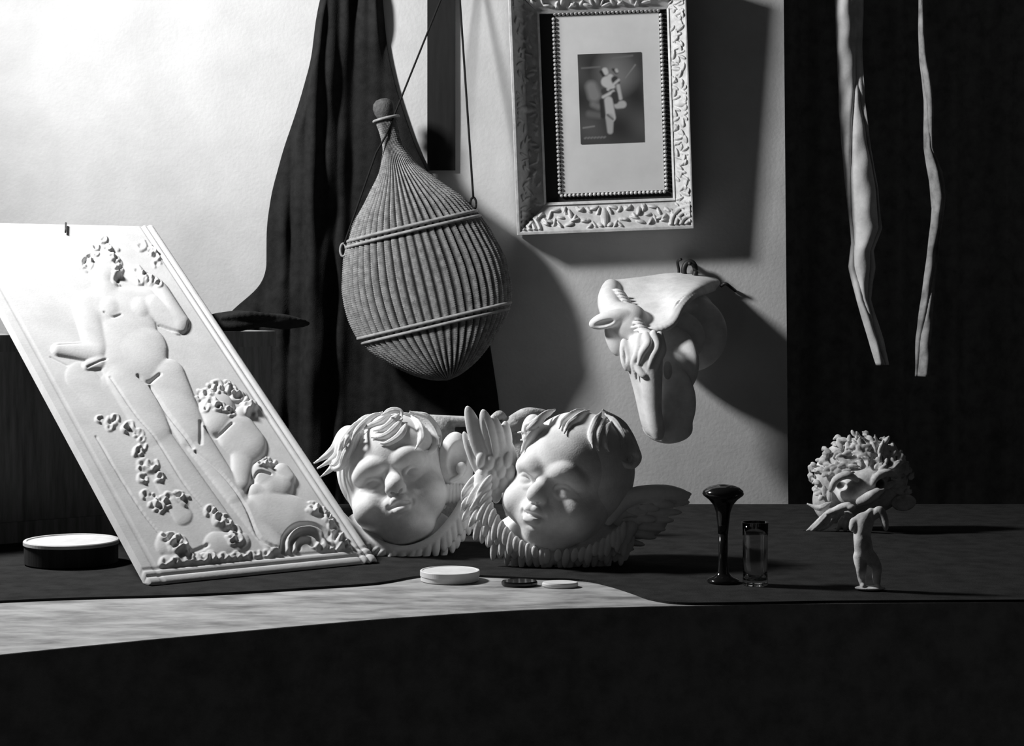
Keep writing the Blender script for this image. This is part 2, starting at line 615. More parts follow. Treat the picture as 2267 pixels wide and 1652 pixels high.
bottle = empty('wicker_bottle', O + a_ * 595 / math.cos(back) * sb, 'big pear-shaped wicker-covered bottle hung tilted on the wall by a cord', 'bottle')
NR = 54
na, ntt = NR * 9, 760
ang = np.linspace(0, 2 * np.pi, na, endpoint=False)
tv = np.linspace(prof[0, 0], prof[-1, 0], ntt)
sp = smooth_pts(np.column_stack([prof, np.zeros(len(prof))]), 400)
rv = np.interp(tv, sp[:, 0], sp[:, 1])
A, T = np.meshgrid(ang, tv)
Rr = np.repeat(rv[:, None], na, 1)
dens = np.clip(Rr / 110, 0.30, 1)
ribn = np.where(T < 100, 20, np.where(T < 215, 40, 60))
row = np.floor(T / 4.6)
stake = np.cos(A * NR)                       # crest at each upright
rib = np.sign(stake) * np.abs(stake) ** 0.7
rw = np.abs(np.sin(np.pi * T / 4.6)) ** 0.6
jit = 0.5 + 0.5 * np.sin(row * 12.9898 + np.floor(A * NR / (2 * np.pi) + 0.5) * 78.233)
disp = dens * (6.0 * rib + 2.6 * rw * (0.55 + 0.45 * jit) - 1.2)
Rd = Rr + disp
V = O + sb * (T[..., None] * a_ + Rd[..., None] * (np.cos(A)[..., None] * q_ + np.sin(A)[..., None] * (DEP(Rd) / np.maximum(Rd, 1e-3))[..., None] * f_))
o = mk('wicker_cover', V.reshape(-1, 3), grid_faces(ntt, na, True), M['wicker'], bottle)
ca = o.data.color_attributes.new('weave_shade', 'FLOAT_COLOR', 'POINT')      # gaps and grooves between willow rods darkened: shade put into the colour
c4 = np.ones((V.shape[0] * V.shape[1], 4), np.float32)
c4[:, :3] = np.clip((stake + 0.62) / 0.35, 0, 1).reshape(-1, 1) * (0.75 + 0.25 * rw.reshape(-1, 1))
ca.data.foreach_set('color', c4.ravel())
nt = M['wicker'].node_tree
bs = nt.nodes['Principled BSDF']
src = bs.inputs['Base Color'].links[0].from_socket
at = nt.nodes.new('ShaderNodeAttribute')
at.attribute_name = 'weave_shade'
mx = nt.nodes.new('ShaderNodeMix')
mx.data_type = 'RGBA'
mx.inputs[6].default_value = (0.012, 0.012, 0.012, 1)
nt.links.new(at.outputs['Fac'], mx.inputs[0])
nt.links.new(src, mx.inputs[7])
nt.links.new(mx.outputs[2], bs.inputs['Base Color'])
for tb in (0, 252, 466):
    tb = tb / math.cos(back)
    parts = []
    for off in ((-6, 6) if tb > 0 else (1,)):
        rr = prof_r(tb + off) + 4.5
        aa = np.linspace(0, 2 * np.pi, 181)
        pts = O + sb * ((tb + off) * a_ + rr * (np.cos(aa)[:, None] * q_ + (DEP(rr) / rr + 0.015) * np.sin(aa)[:, None] * f_))
        parts.append(tube(pts, sb * (3.9 if tb > 0 else 3.2), 8))
    V, Fc = join(parts)
    mk('band' if tb > 0 else 'neck_rim', V, Fc, M['wicker_band'], bottle, label='plaited wicker band around the bottle' if tb > 0 else None)
ax = np.stack([q_, f_, -a_], 1)
V, Fc = lathe([(15, -10), (16, 0), (19, 5), (23, 14), (24, 26), (21, 36), (13, 43), (3, 45)], 40, O, ax * sb)
mk('cork', V, Fc, M['cork'], bottle, label='dark cork stopper')


def on_bottle(tp, an, lift=6):
    tp = tp / math.cos(back)
    return O + sb * (tp * a_ + (prof_r(tp) + lift) * (math.cos(an) * q_ + DEP(prof_r(tp) + lift) / (prof_r(tp) + lift) * math.sin(an) * f_))


nail_p = W(1012, -90, 5.95)
lug_l = on_bottle(262, math.pi - 0.1, 8)
lug_r = on_bottle(228, 0.0, 10)
for lp, sgn in ((lug_l, -1), (lug_r, 1)):
    ring = []
    for t in np.linspace(0, 2 * np.pi, 25):
        ring.append(lp + np.array([0.009 * math.cos(t) + sgn * 0.004, 0.004 * math.sin(t), 0.020 * math.sin(t)]))
    V, Fc = tube(ring, 0.0035, 8)
    mk('lug', V, Fc, M['wicker_band'] if sgn < 0 else M['cord'], bottle)
fr = on_bottle(40, math.pi / 2 + 0.3, 9)
way = [lug_l + (0, -0.004, 0.018), on_bottle(70, math.pi - 0.5, 20), fr, nail_p]
V1 = tube(np.vstack([np.linspace(way[i], way[i + 1], 14, endpoint=(i == 2)) for i in range(3)]), 0.0030, 8)
V2 = tube(np.linspace(lug_r + (0.004, 0, 0.022), nail_p, 30), 0.0034, 8)
V, Fc = join([V1, V2])
mk('hanging_cord', V, Fc, M['cord'], bottle, label='thin dark cord tied to both shoulders of the bottle')
V, Fc = tube([nail_p + (0, -0.02, 0.004), nail_p + (0, 0.045, 0)], 0.004, 8)
o = mk('nail', V, Fc, M['iron'])
tag(o, 'iron nail in the batten holding the bottle cord', 'nail')

# ------------------------------------------------------------------ plaque
nu, nv = 300, 620
uu, vv = np.meshgrid(np.linspace(0, 1, nu), np.linspace(0, 1, nv))
G = PB + (uu * PW)[..., None] * e1 + (vv * PH)[..., None] * e2
dd = G[..., 1] - CAM[1]
X = 1133.5 + G[..., 0] * F / dd
Y = HY - (G[..., 2] - CAM[2]) * F / dd
H = np.zeros_like(X)


def zc(p):                                    # tracing coordinates of the relief drawing
    return np.array([p[0] / 1.877, 450 + p[1] / 1.877])


def rel_cap(p0, p1, r0, r1, h, mode='max', k=1.5):
    """Rounded limb raised from the ground of the relief."""
    global H
    a, b = zc(p0), zc(p1)
    r0, r1 = r0 / 1.877, r1 / 1.877
    d = b - a
    t = np.clip(((X - a[0]) * d[0] + (Y - a[1]) * d[1]) / (d @ d + 1e-9), 0, 1)
    q = np.hypot(X - a[0] - t * d[0], Y - a[1] - t * d[1]) / (r0 + t * (r1 - r0))
    hh = h * np.sqrt(np.clip(1 - q ** 2, 0, 1))
    if mode == 'max':
        dl_ = np.clip(0.5 + 0.5 * (H - hh) / k, 0, 1)
        H = np.where(hh > 0, hh + (H - hh) * dl_ + k * dl_ * (1 - dl_) * (hh > 0), H)
    elif mode == 'add':
        H = H + hh
    else:
        H = H - hh


def rel_line(pts, r, h, mode='add'):
    p = smooth_pts(np.array([(a, b, 0) for a, b in pts]), 5 * len(pts))[:, :2]
    best = np.full_like(X, 9e9)
    for i in range(len(p) - 1):
        a, b = zc(p[i]), zc(p[i + 1])
        d = b - a
        t = np.clip(((X - a[0]) * d[0] + (Y - a[1]) * d[1]) / (d @ d + 1e-9), 0, 1)
        best = np.minimum(best, np.hypot(X - a[0] - t * d[0], Y - a[1] - t * d[1]))
    q = best / (r / 1.877)
    hh = h * np.sqrt(np.clip(1 - q * q, 0, 1))
    globals()['H'] = H + hh if mode == 'add' else H - hh


# drapery and rocky ground first, then limbs, hair and small ornament
for args in [((330, 720), (900, 1330), 60, 40, 4), ((470, 760), (820, 1240), 60, 40, 4), ((560, 930), (760, 1300), 40, 40, 5),
             ((700, 1500), (1000, 1490), 40, 34, 7), ((690, 1420), (760, 1450), 45, 40, 8), ((900, 1420), (1000, 1410), 55, 40, 8)]:
    rel_cap(*args)
body = [((520, 470), (540, 640), 120, 130, 14), ((430, 330), (450, 400), 46, 60, 12), ((400, 430), (590, 430), 80, 80, 13),
        ((585, 620), (590, 660), 112, 105, 18), ((450, 440), (455, 450), 55, 52, 17), ((575, 440), (580, 445), 52, 50, 17),
        ((530, 720), (640, 960), 92, 70, 15), ((650, 980), (930, 1330), 62, 36, 12), ((690, 730), (800, 960), 82, 62, 17),
        ((800, 960), (980, 1220), 56, 40, 14), ((980, 1220), (1120, 1420), 40, 28, 11),
        ((630, 430), (745, 505), 50, 44, 16), ((745, 500), (665, 360), 40, 30, 17), ((655, 345), (590, 310), 26, 20, 17),
        ((355, 420), (400, 600), 56, 50, 13), ((400, 620), (240, 610), 44, 26, 14), ((410, 660), (360, 680), 34, 20, 12),
        ((430, 265), (440, 280), 66, 62, 17)]
for args in body:
    rel_cap(*args, k=3.0)
for args in [((900, 860), (905, 900), 74, 66, 20), ((985, 960), (1030, 1010), 82, 76, 20), ((1010, 1050), (1000, 1170), 50, 36, 15),
             ((1000, 880), (1050, 845), 30, 22, 15), ((1085, 1120), (1105, 1150), 44, 48, 17), ((1130, 1180), (1165, 1180), 56, 54, 18),
             ((1065, 1200), (1110, 1215), 34, 30, 14), ((1170, 1120), (1195, 1150), 36, 32, 16),
             ((1110, 1280), (1200, 1310), 96, 96, 18), ((1040, 1270), (1150, 1420), 40, 34, 14), ((1250, 1310), (1330, 1350), 70, 50, 15)]:
    rel_cap(*args, k=2.5)
# sea creature's curled snout and eye
for rr, hh_ in ((78, 10), (52, 9)):
    pts = [(1270 + rr * math.cos(t), 1430 + rr * 0.85 * math.sin(t)) for t in np.linspace(math.pi * 0.95, math.pi * 2.0, 9)]
    rel_line(pts, 15, hh_)
for rr, hh_ in ((96, 16), (62, 18), (30, 16)):
    pts = [(1270 + rr * math.cos(t), 1430 + rr * 0.85 * math.sin(t)) for t in np.linspace(math.pi * 0.95, math.pi * 1.9, 9)]
    rel_line(pts, 10, hh_, 'sub')
rng2 = np.random.default_rng(3)


def curls(pts, n, spread, r, h):
    p = smooth_pts(np.array([(a, b, 0) for a, b in pts]), int(n * 1.35))[:, :2]
    for q in p:
        c = q + rng2.normal(0, spread, 2)
        a0 = rng2.uniform(0, 6.28)
        rr = r * rng2.uniform(0.5, 0.95)
        rel_line([(c[0] + rr * math.cos(a0 + t), c[1] + rr * math.sin(a0 + t)) for t in (0, 1.3, 2.6, 3.9)], rr * 0.42, 0.72 * h * rng2.uniform(0.7, 1.3))
        rel_cap(c, c + 1, rr * 0.45, rr * 0.45, h * 0.5, 'sub')


curls([(340, 290), (370, 220), (430, 180), (490, 240), (500, 320)], 12, 10, 24, 8)
curls([(590, 200), (640, 190), (650, 230)], 6, 14, 22, 6)
curls([(560, 290), (600, 320), (660, 350)], 7, 8, 20, 8)
curls([(820, 800), (880, 770), (950, 770), (990, 800), (1040, 850)], 14, 10, 24, 9)
curls([(850, 850), (900, 860), (960, 870)], 6, 8, 20, 8)
curls([(440, 910), (520, 940), (560, 1000), (600, 1080), (660, 1130)], 16, 18, 22, 7)
curls([(600, 1150), (640, 1240), (690, 1250), (740, 1200)], 12, 16, 22, 8)
curls([(1290, 1280), (1340, 1290), (1380, 1340), (1400, 1400), (1440, 1430)], 14, 12, 24, 10)
curls([(1330, 1450), (1400, 1450), (1450, 1460)], 9, 10, 20, 9)
curls([(870, 1290), (930, 1330), (980, 1380), (940, 1400)], 10, 10, 22, 8)
curls([(670, 1390), (740, 1410), (760, 1450)], 6, 10, 30, 10)
curls([(1080, 1090), (1120, 1080)], 4, 6, 18, 8)
curls([(700, 1500), (850, 1480), (1000, 1480), (1150, 1460)], 16, 10, 22, 7)
for pts, r, h in [([(400, 970), (500, 1140), (590, 1280), (660, 1370)], 7, 7), ([(620, 770), (700, 890), (800, 1025)], 8, 9),
                  ([(810, 1040), (920, 1140), (1010, 1260), (1080, 1400), (1200, 1465)], 8, 10), ([(455, 730), (560, 890), (650, 1000), (760, 1170), (860, 1290)], 6, 5),
                  ([(690, 1385), (735, 1400), (740, 1440)], 16, 12), ([(800, 1450), (860, 1425)], 14, 10), ([(570, 730), (610, 755), (660, 725)], 12, 10),
                  ([(230, 600), (340, 590)], 5, 5), ([(660, 510), (760, 545), (782, 500)], 6, 7), ([(210, 640), (280, 675)], 5, 4), ([(440, 655), (360, 690)], 6, 6),
                  ([(430, 465), (465, 485), (500, 475)], 7, 6), ([(850, 940), (900, 975), (960, 930)], 9, 10), ([(1050, 1165), (1070, 1130), (1120, 1140)], 9, 10),
                  ([(830, 920), (830, 1010)], 14, 7)]:
    rel_line(pts, r * 0.62, h * 0.8, 'sub')
# soft hollow grain, then border mouldings in plaque coordinates
H = np.where(H < -3, -3 + 0.35 * (H + 3), H)
su, sv = uu * PW, vv * PH


def border(dist, c, r, h):
    return h * np.sqrt(np.clip(1 - ((dist - c) / r) ** 2, 0, 1))


inside = (PW - su > 0.040) & (sv > 0.052) & (su > 0.02)
H = np.where(inside, H, 0)
for dist in (PW - su, sv * 0.75):
    H = H + border(dist, 0.010, 0.009, 6) + border(dist, 0.027, 0.006, 4) - border(dist, 0.018, 0.003, 3) - border(dist, 0.036, 0.004, 3)
H = H - 0.8 * border(su, 0.028, 0.006, 3)
ker = np.array([1, 2, 1]) / 4
for _ in range(1):
    H[1:-1] = (H[:-2] + 2 * H[1:-1] + H[2:]) / 4
    H[:, 1:-1] = (H[:, :-2] + 2 * H[:, 1:-1] + H[:, 2:]) / 4
pn = np.cross(e1, e2)
if pn @ (np.array(CAM) - PB) < 0:
    pn = -pn
Hm = H * 0.0007
G2 = G + Hm[..., None] * pn
plaque = empty('relief_plaque', PB + e1 * PW / 2, 'large white plaster plaque carved with a nude figure, leaning on the chest', 'plaque')
top = G2.reshape(-1, 3)
nV = len(top)
bidx = list(range(nu)) + [r * nu + nu - 1 for r in range(1, nv)] + [nV - 1 - k for k in range(1, nu)] + [r * nu for r in range(nv - 2, 0, -1)]
botr = G.reshape(-1, 3)[bidx] - pn * 0.022
botr[:nu] += e2 * (0.022 * pn[2] / e2[2])         # the foot is cut level so that the slab stands flat
botr[:, 2] = np.maximum(botr[:, 2], CZ + 0.001)
top[:, 2] = np.maximum(top[:, 2], CZ + 0.001)
Vq = np.vstack([top, botr])
nb = len(bidx)
Fq = [tuple(q) for q in grid_faces(nv, nu)]
for k in range(nb):
    k2 = (k + 1) % nb
    Fq.append((bidx[k2], bidx[k], nV + k, nV + k2))
Fq.append(tuple(nV + k for k in range(nb)))
o = mk('relief_panel', Vq, Fq, M['plaster_plaque'], plaque)
Rp = np.stack([e1, e2, pn], 1)
V, Fc = box(PB + e1 * (PW / 2) + e2 * (PH / 2 + 0.037) - pn * 0.0275, (PW - 0.02, PH - 0.054, 0.011), Rp)
mk('backing_board', V, Fc, M['dark_wood'], plaque, smooth=False, label='dark backing board')
V, Fc = tube([PB + e1 * PW * 0.54 + e2 * (PH - 0.001) + pn * 0.006, PB + e1 * (PW * 0.54 - 0.017) + e2 * (PH - 0.046) + pn * 0.006], 0.0025, 8)
mk('peg', V, Fc, M['iron'], plaque, label='small dark peg at the top edge')


# ------------------------------------------------------------------ cherub heads
def child_face(S):
    """A chubby child's head in face units: x right, y up, z to the front."""
    S.ell((0, 0.25, -0.15), (1.0, 1.0, 1.02), 0.1)
    S.ell((0, 0.34, 0.34), (0.78, 0.70, 0.60), 0.25)
    S.ell((0, -0.40, 0.08), (0.86, 0.72, 0.74), 0.30)
    for sx in (-1, 1):
        S.ell((sx * 0.52, -0.46, 0.46), (0.38, 0.36, 0.44), 0.20)
    S.ell((0, -0.66, 0.64), (0.40, 0.32, 0.34), 0.20)
    S.ell((0, -0.90, 0.66), (0.20, 0.15, 0.20), 0.12)
    S.ell((0, -1.04, 0.28), (0.48, 0.22, 0.42), 0.2)
    for sx in (-1, 1):
        S.ell((sx * 0.39, -0.02, 1.02), (0.25, 0.16, 0.22), 0.14, op='s')
        S.ell((sx * 0.21, 0.0, 0.99), (0.10, 0.12, 0.10), 0.12, op='s')
        S.poly([(sx * 0.18, 0.19, 0.88), (sx * 0.38, 0.26, 0.84), (sx * 0.62, 0.15, 0.68)], [0.04, 0.05, 0.03], 0.20)
        S.ell((sx * 0.39, -0.07, 0.64), (0.23, 0.19, 0.205), 0.02)
        S.poly([(sx * 0.20, -0.10, 0.82), (sx * 0.29, 0.02, 0.84), (sx * 0.43, 0.05, 0.83), (sx * 0.61, -0.07, 0.69)], [0.025, 0.038, 0.042, 0.025], 0.02)
        S.poly([(sx * 0.20, -0.11, 0.82), (sx * 0.39, -0.19, 0.80), (sx * 0.61, -0.08, 0.69)], [0.018, 0.03, 0.018], 0.06)
    S.poly([(0, 0.05, 0.80), (0, -0.08, 0.86), (0, -0.18, 0.97), (0, -0.25, 1.05)], [0.09, 0.075, 0.085, 0.11], 0.12)
    S.ell((0, -0.26, 1.07), (0.135, 0.115, 0.12), 0.06)
    for sx in (-1, 1):
        S.ell((sx * 0.13, -0.295, 0.98), (0.075, 0.075, 0.10), 0.04)
        S.ell((sx * 0.066, -0.365, 1.055), (0.045, 0.05, 0.06), 0.02, op='s')
    S.ell((0, -0.52, 0.88), (0.25, 0.16, 0.15), 0.12)
    S.ell((0, -0.43, 1.03), (0.035, 0.06, 0.03), 0.03, op='s')
    for sx in (-1, 1):
        S.poly([(0, -0.53, 1.02), (sx * 0.08, -0.51, 1.02), (sx * 0.19, -0.60, 0.92)], [0.055, 0.06, 0.022], 0.03)
    S.poly([(-0.14, -0.665, 0.93), (-0.06, -0.71, 1.00), (0.06, -0.71, 1.00), (0.14, -0.665, 0.93)], [0.03, 0.07, 0.07, 0.03], 0.04)
    S.poly([(-0.17, -0.615, 0.96), (0, -0.61, 1.09), (0.17, -0.615, 0.96)], [0.026, 0.05, 0.026], 0.015, op='s')
    S.ell((0, -0.81, 1.0), (0.19, 0.04, 0.10), 0.06, op='s')
    for sx in (-1, 1):
        S.ell((sx * 0.235, -0.615, 0.97), (0.035, 0.05, 0.05), 0.05, op='s')


def tress(S, pts, wd, n=4, k=1.2, fall=0.0):
    k = 0.5 if k < 2 else 1.0
    """A lock of hair: n tapering strands side by side along a path, given in pixels."""
    p = smooth_pts(pts, 7 * len(pts))
    m_ = len(p)
    w_ = np.interp(np.linspace(0, 1, m_), np.linspace(0, 1, len(wd)), wd) * np.clip(np.linspace(0.25, 4.0, m_), 0, 1)
    tg = np.gradient(p, axis=0)
    sd = np.stack([-tg[:, 1], tg[:, 0], np.zeros(m_)], 1)
    sd /= np.linalg.norm(sd, axis=1)[:, None] + 1e-9
    for i in range(n):
        o_ = (i + 0.5) / n * 2 - 1
        q = p + sd * (w_ * o_ * 0.8)[:, None]
        q[:, 2] -= 0.5 * w_ * abs(o_) - fall * i
        rr = np.maximum(w_ / n * 1.25, 1.2)
        for j in range(m_ - 1):
            S.cap(q[j], q[j + 1], rr[j], rr[j + 1], k)


def draper(*clouds):
    """Front surface of a modelled form, so that locks of hair can be laid on it."""
    C = np.vstack(clouds)

    def f(pts, lift=0.0):
        out = []
        for x, y in pts:
            d2 = (C[:, 0] - x) ** 2 + (C[:, 1] + y) ** 2
            near = d2 < 25
            z = C[near, 2].max() if near.any() else C[np.argmin(d2), 2]
            out.append((x, -y, z + lift))
        return out
    return f


# ---- left head, looking up
DL = 4.43
R1 = rotz(rad(17)) @ roty(rad(4)) @ rotx(rad(-15))
s1 = 116.0
nose = np.array(P(882, 1064, 126))
c1 = nose - s1 * (R1 @ np.array([0, -0.28, 1.12]))
S = Sculpt((720, -1250, -140), (1010, -890, 150), 1.7)
S.frame(c1, s1, R1)
child_face(S)
V, Q = S.skin()
headL = V
rootL = W(880, 1245, DL)
rootL[2] = CZ
chl = empty('cherub_head', rootL, 'plaster cherub head looking upward, between the relief plaque and the larger cherub', 'sculpture', None)
mk('head', place(V, 870, 1060, DL, CZ + 0.001), Q, M['plaster'], chl)

S = Sculpt((680, -1200, -150), (1020, -885, 150), 1.8)
S.frame(c1, s1, R1)
S.ell((0, 0.32, -0.18), (1.04, 1.06, 1.05), 0.05)
S.ell((0.02, -0.20, 0.80), (0.84, 0.98, 1.0), 0.05, op='s')
S.ell((0, -0.9, 0.3), (1.0, 0.7, 1.2), 0.06, op='s')
S.frame()
h = 1.0
# tufts over the temple on the left
tress(S, [P(800, 945, 40), P(762, 970, 36), P(735, 1000, 20), P(695, 1026, 0)], [14, 15, 11, 2])
tress(S, [P(800, 955, 56), P(768, 985, 52), P(742, 1012, 34), P(704, 1036, 18)], [12, 13, 9, 2])
tress(S, [P(800, 950, 64), P(772, 985, 66), P(755, 1015, 52), P(722, 1046, 34)], [12, 13, 9, 2])
tress(S, [P(790, 965, 72), P(772, 1000, 74), P(762, 1026, 62), P(744, 1034, 52), P(735, 1024, 46)], [10, 11, 9, 6, 2])
tress(S, [P(752, 1010, 44), P(735, 1036, 30), P(712, 1054, 20)], [8, 7, 2], 3)
S.ell(P(775, 980, 30), (30, 40, 34), 12)
# forelock in the middle of the brow, fine locks over the crown, a curl on the right
D = draper(headL, S.skin()[0])
for pts, wd in [([(884, 916), (868, 934), (850, 946), (830, 950)], [8, 9, 7, 1.5]), ([(892, 926), (872, 950), (850, 962), (826, 964)], [8, 9, 7, 1.5]),
                ([(902, 934), (890, 958), (866, 974), (846, 976)], [8, 9, 7, 1.5]), ([(866, 914), (846, 930), (822, 940), (806, 950)], [7, 8, 6, 1.5]),
                ([(846, 914), (818, 928), (796, 948), (784, 972)], [7, 8, 7, 1.5]), ([(826, 918), (798, 934), (778, 960), (768, 985)], [7, 8, 7, 1.5]),
                ([(806, 926), (784, 946), (766, 970), (756, 992)], [7, 8, 7, 1.5]), ([(908, 922), (928, 944), (934, 968), (924, 988)], [8, 10, 8, 1.5])]:
    tress(S, D(pts, 1.5), wd, 3, 1)
tress(S, D([(890, 916), (926, 930), (952, 952), (964, 978)], 2) + [P(956, 996, 50), P(938, 996, 56), P(932, 986, 58)], [10, 12, 11, 9, 7, 5, 1.5], 4)
tress(S, D([(905, 914), (940, 928), (962, 950), (972, 974)], 0) + [P(974, 988, 30)], [9, 12, 10, 7, 1.5], 4)
tress(S, [P(846, 918, 24), P(870, 908, 20), P(888, 910, 20), P(892, 922, 28)], [8, 8, 6, 2], 3)
V, Q = S.skin()
mk('hair', place(V, 870, 1060, DL, CZ + 0.001), Q, M['plaster'], chl)

S = Sculpt((690, -1290, -150), (1060, -1090, 150), 1.9)
arc = smooth_pts([P(722, 1110, 10), P(775, 1160, 50), P(830, 1195, 76), P(900, 1212, 84), P(965, 1190, 76), P(1010, 1145, 52), P(1035, 1105, 30)], 60)
for i in range(59):
    S.cap(arc[i], arc[i + 1], 13, 13, 6)
S.ell(P(880, 1180, -20), (130, 62, 80), 20)
for k in range(22):
    t = k / 21
    p = arc[int(t * 58)]
    tg = arc[int(t * 58) + 1] - p
    tg /= np.linalg.norm(tg)
    out = np.array([tg[1], -tg[0], 0])
    out /= np.linalg.norm(out)
    lean_ = np.interp(t, [0, 0.35, 0.6, 1], [0.2, -0.3, -1.0, -1.5])
    for rw_, dst in ((0, -2), (1, 14)):
        q0 = p + out * dst + np.array([0, 0, 12 - 9 * rw_]) + tg * (9 * rw_)
        q1 = q0 + out * 26 + tg * 27 * lean_ + np.array([0, 0, 2])
        S.feather(q0, q1, 8.5, 6.0, 0.6, 0.3)
V, Q = S.skin()
mk('collar', place(V, 870, 1060, DL, CZ + 0.0005), Q, M['plaster'], chl, label='ring of carved feathers under the chin')

S = Sculpt((950, -1140, -120), (1060, -945, 80), 1.9)
S.ell(P(1008, 1035, -10), (40, 78, 34), 4)
S.ell(P(1016, 1010, 26), (24, 42, 22), 6, rotz(rad(-12)), op='s')
S.ell(P(1022, 1035, 22), (12, 14, 10), 3)
for k in range(7):
    S.feather(P(985 + 7 * k, 1070, 22), P(978 + 9 * k, 1112, 20), 7, 8, 1.2)
S.poly([P(1000, 1062, 26), P(1020, 1050, 26), P(1030, 1030, 20)], [5, 5, 3], 1.5)
V, Q = S.skin()
mk('wing', place(V, 870, 1060, DL, CZ + 0.001), Q, M['plaster'], chl, label='folded plaster wing with a dark hollow')

# ---- right head, turned to the left
DR = 4.24
R2 = rotz(rad(-13)) @ roty(rad(-30)) @ rotx(rad(-4))
s2 = 121.0
nose = np.array(P(1180, 1084, 128))
c2 = nose - s2 * (R2 @ np.array([0, -0.28, 1.12]))
S = Sculpt((1090, -1270, -150), (1450, -880, 165), 1.8)
S.frame(c2, s2, R2)
child_face(S)
V, Q = S.skin()
headR = V
rootR = W(1270, 1262, DR)
rootR[2] = CZ
chr_ = empty('cherub_head', rootR, 'larger winged plaster cherub head turned left, below the animal head cast', 'sculpture')
mk('head', place(V, 1270, 1060, DR, CZ + 0.001), Q, M['plaster'], chr_)

S = Sculpt((1100, -1200, -160), (1470, -880, 170), 1.8)
S.frame(c2, s2, R2)
S.ell((0.03, 0.31, -0.22), (1.06, 1.10, 1.06), 0.05)
S.ell((-0.02, -0.10, 0.80), (0.86, 0.98, 0.98), 0.06, op='s')
S.ell((0, -0.9, 0.3), (1.1, 0.7, 1.2), 0.06, op='s')
S.frame()
S.ell(P(1180, 955, 30), (26, 40, 30), 12)
D = draper(headR, S.skin()[0])
for pts, wd in [([(1306, 910), (1280, 922), (1258, 936), (1246, 954)], [9, 11, 8, 1.5]), ([(1296, 906), (1266, 916), (1244, 930), (1236, 944)], [8, 9, 7, 1.5]),
                ([(1332, 914), (1316, 934), (1306, 958), (1308, 984)], [10, 11, 9, 1.5]), ([(1344, 922), (1328, 944), (1320, 966), (1322, 990)], [9, 10, 9, 1.5]),
                ([(1354, 932), (1340, 952), (1336, 972), (1344, 992)], [9, 10, 8, 1.5]), ([(1340, 918), (1362, 940), (1376, 966), (1372, 990)], [10, 11, 9, 1.5]),
                ([(1230, 908), (1204, 918), (1180, 932), (1160, 938)], [8, 9, 7, 1.5]), ([(1216, 916), (1190, 930), (1168, 948), (1146, 956)], [8, 9, 7, 1.5]),
                ([(1204, 928), (1182, 946), (1164, 966), (1152, 972)], [8, 9, 7, 1.5]), ([(1192, 942), (1172, 962), (1160, 986), (1152, 1000)], [8, 9, 7, 1.5]),
                ([(1182, 930), (1164, 942), (1166, 956), (1180, 950)], [5, 6, 5, 1.5])]:
    tress(S, D(pts, 2.0), wd, 4, 1)
tress(S, D([(1334, 908), (1368, 934), (1392, 968)], 1) + [P(1404, 996, 36), P(1408, 1012, 46), P(1396, 1026, 58), P(1378, 1022, 66), P(1366, 1008, 68)], [11, 14, 14, 12, 11, 9, 6, 1.5], 4)
tress(S, D([(1350, 920), (1378, 950), (1392, 985), (1388, 1015)], 2), [9, 12, 12, 2], 4)
V, Q = S.skin()
mk('hair', place(V, 1270, 1060, DR, CZ + 0.001), Q, M['plaster'], chr_)

S = Sculpt((1020, -1300, -150), (1420, -1010, 120), 2.0)
arc = smooth_pts([P(1068, 1050, 10), P(1070, 1110, 30), P(1102, 1165, 50), P(1150, 1205, 66), P(1215, 1222, 74), P(1290, 1218, 70), P(1350, 1195, 50), P(1395, 1165, 20)], 80)
for i in range(79):
    S.cap(arc[i], arc[i + 1], 16, 16, 6)
S.ell(P(1240, 1190, -30), (150, 66, 90), 20)
for k in range(27):
    t = k / 26
    p = arc[int(t * 78)]
    tg = arc[int(t * 78) + 1] - p
    tg /= np.linalg.norm(tg)
    out = np.array([tg[1], -tg[0], 0])
    out /= np.linalg.norm(out)
    lean_ = np.interp(t, [0, 0.3, 0.5, 0.8, 1], [1.5, 0.9, 0.3, -0.7, -1.2])
    for rw_, dst in ((0, -20), (1, -4), (2, 13)):
        q0 = p + out * dst + np.array([0, 0, 22 - 11 * rw_]) + tg * (8 * (rw_ % 2))
        dirn = out * 34 + tg * 34 * lean_
        S.feather(q0, q0 + dirn * (0.95 + 0.2 * math.sin(k * 2.3 + rw_)) + np.array([0, 0, 3.0]), 9.0, 5.5, 0.6, 0.4)
V, Q = S.skin()
mk('collar', place(V, 1270, 1060, DR, CZ + 0.0005), Q, M['plaster'], chr_, label='ring of carved feathers under the chin')

S = Sculpt((1005, -1130, -90), (1190, -885, 90), 1.9)
S.ell(P(1095, 1010, 0), (48, 74, 24), 6, rotz(rad(18)))
for (bx, by, tx, ty, wd, z) in [(1084, 1050, 1036, 905, 19, 10), (1096, 1010, 1070, 910, 17, 16), (1112, 1005, 1092, 922, 15, 10), (1124, 1000, 1118, 935, 13, 4),
                                (1066, 1060, 1028, 960, 12, 2)]:
    S.feather(P(bx, by, z + 6), P(tx, ty, z), wd, 9, 1.0)
for k in range(3):
    S.poly([P(1040 + 15 * k, 915 + 6 * k, 26), P(1056 + 12 * k, 965 + 4 * k, 27), P(1074 + 9 * k, 1025, 26)], [2.5, 5.5, 3], 1.5, op='s')
for k in range(14):
    x = 1068 + 20 * (k % 4) + 5 * (k // 4)
    y = 1000 + 24 * (k // 4) + 5 * (k % 3)
    S.feather(P(x, y, 20), P(x - 6, y + 34, 22), 11, 8, 1.2)
V, Q = S.skin()
mk('wing', place(V, 1270, 1060, DR - 0.0, CZ + 0.001), Q, M['plaster'], chr_, label='raised wing with upright feathers')

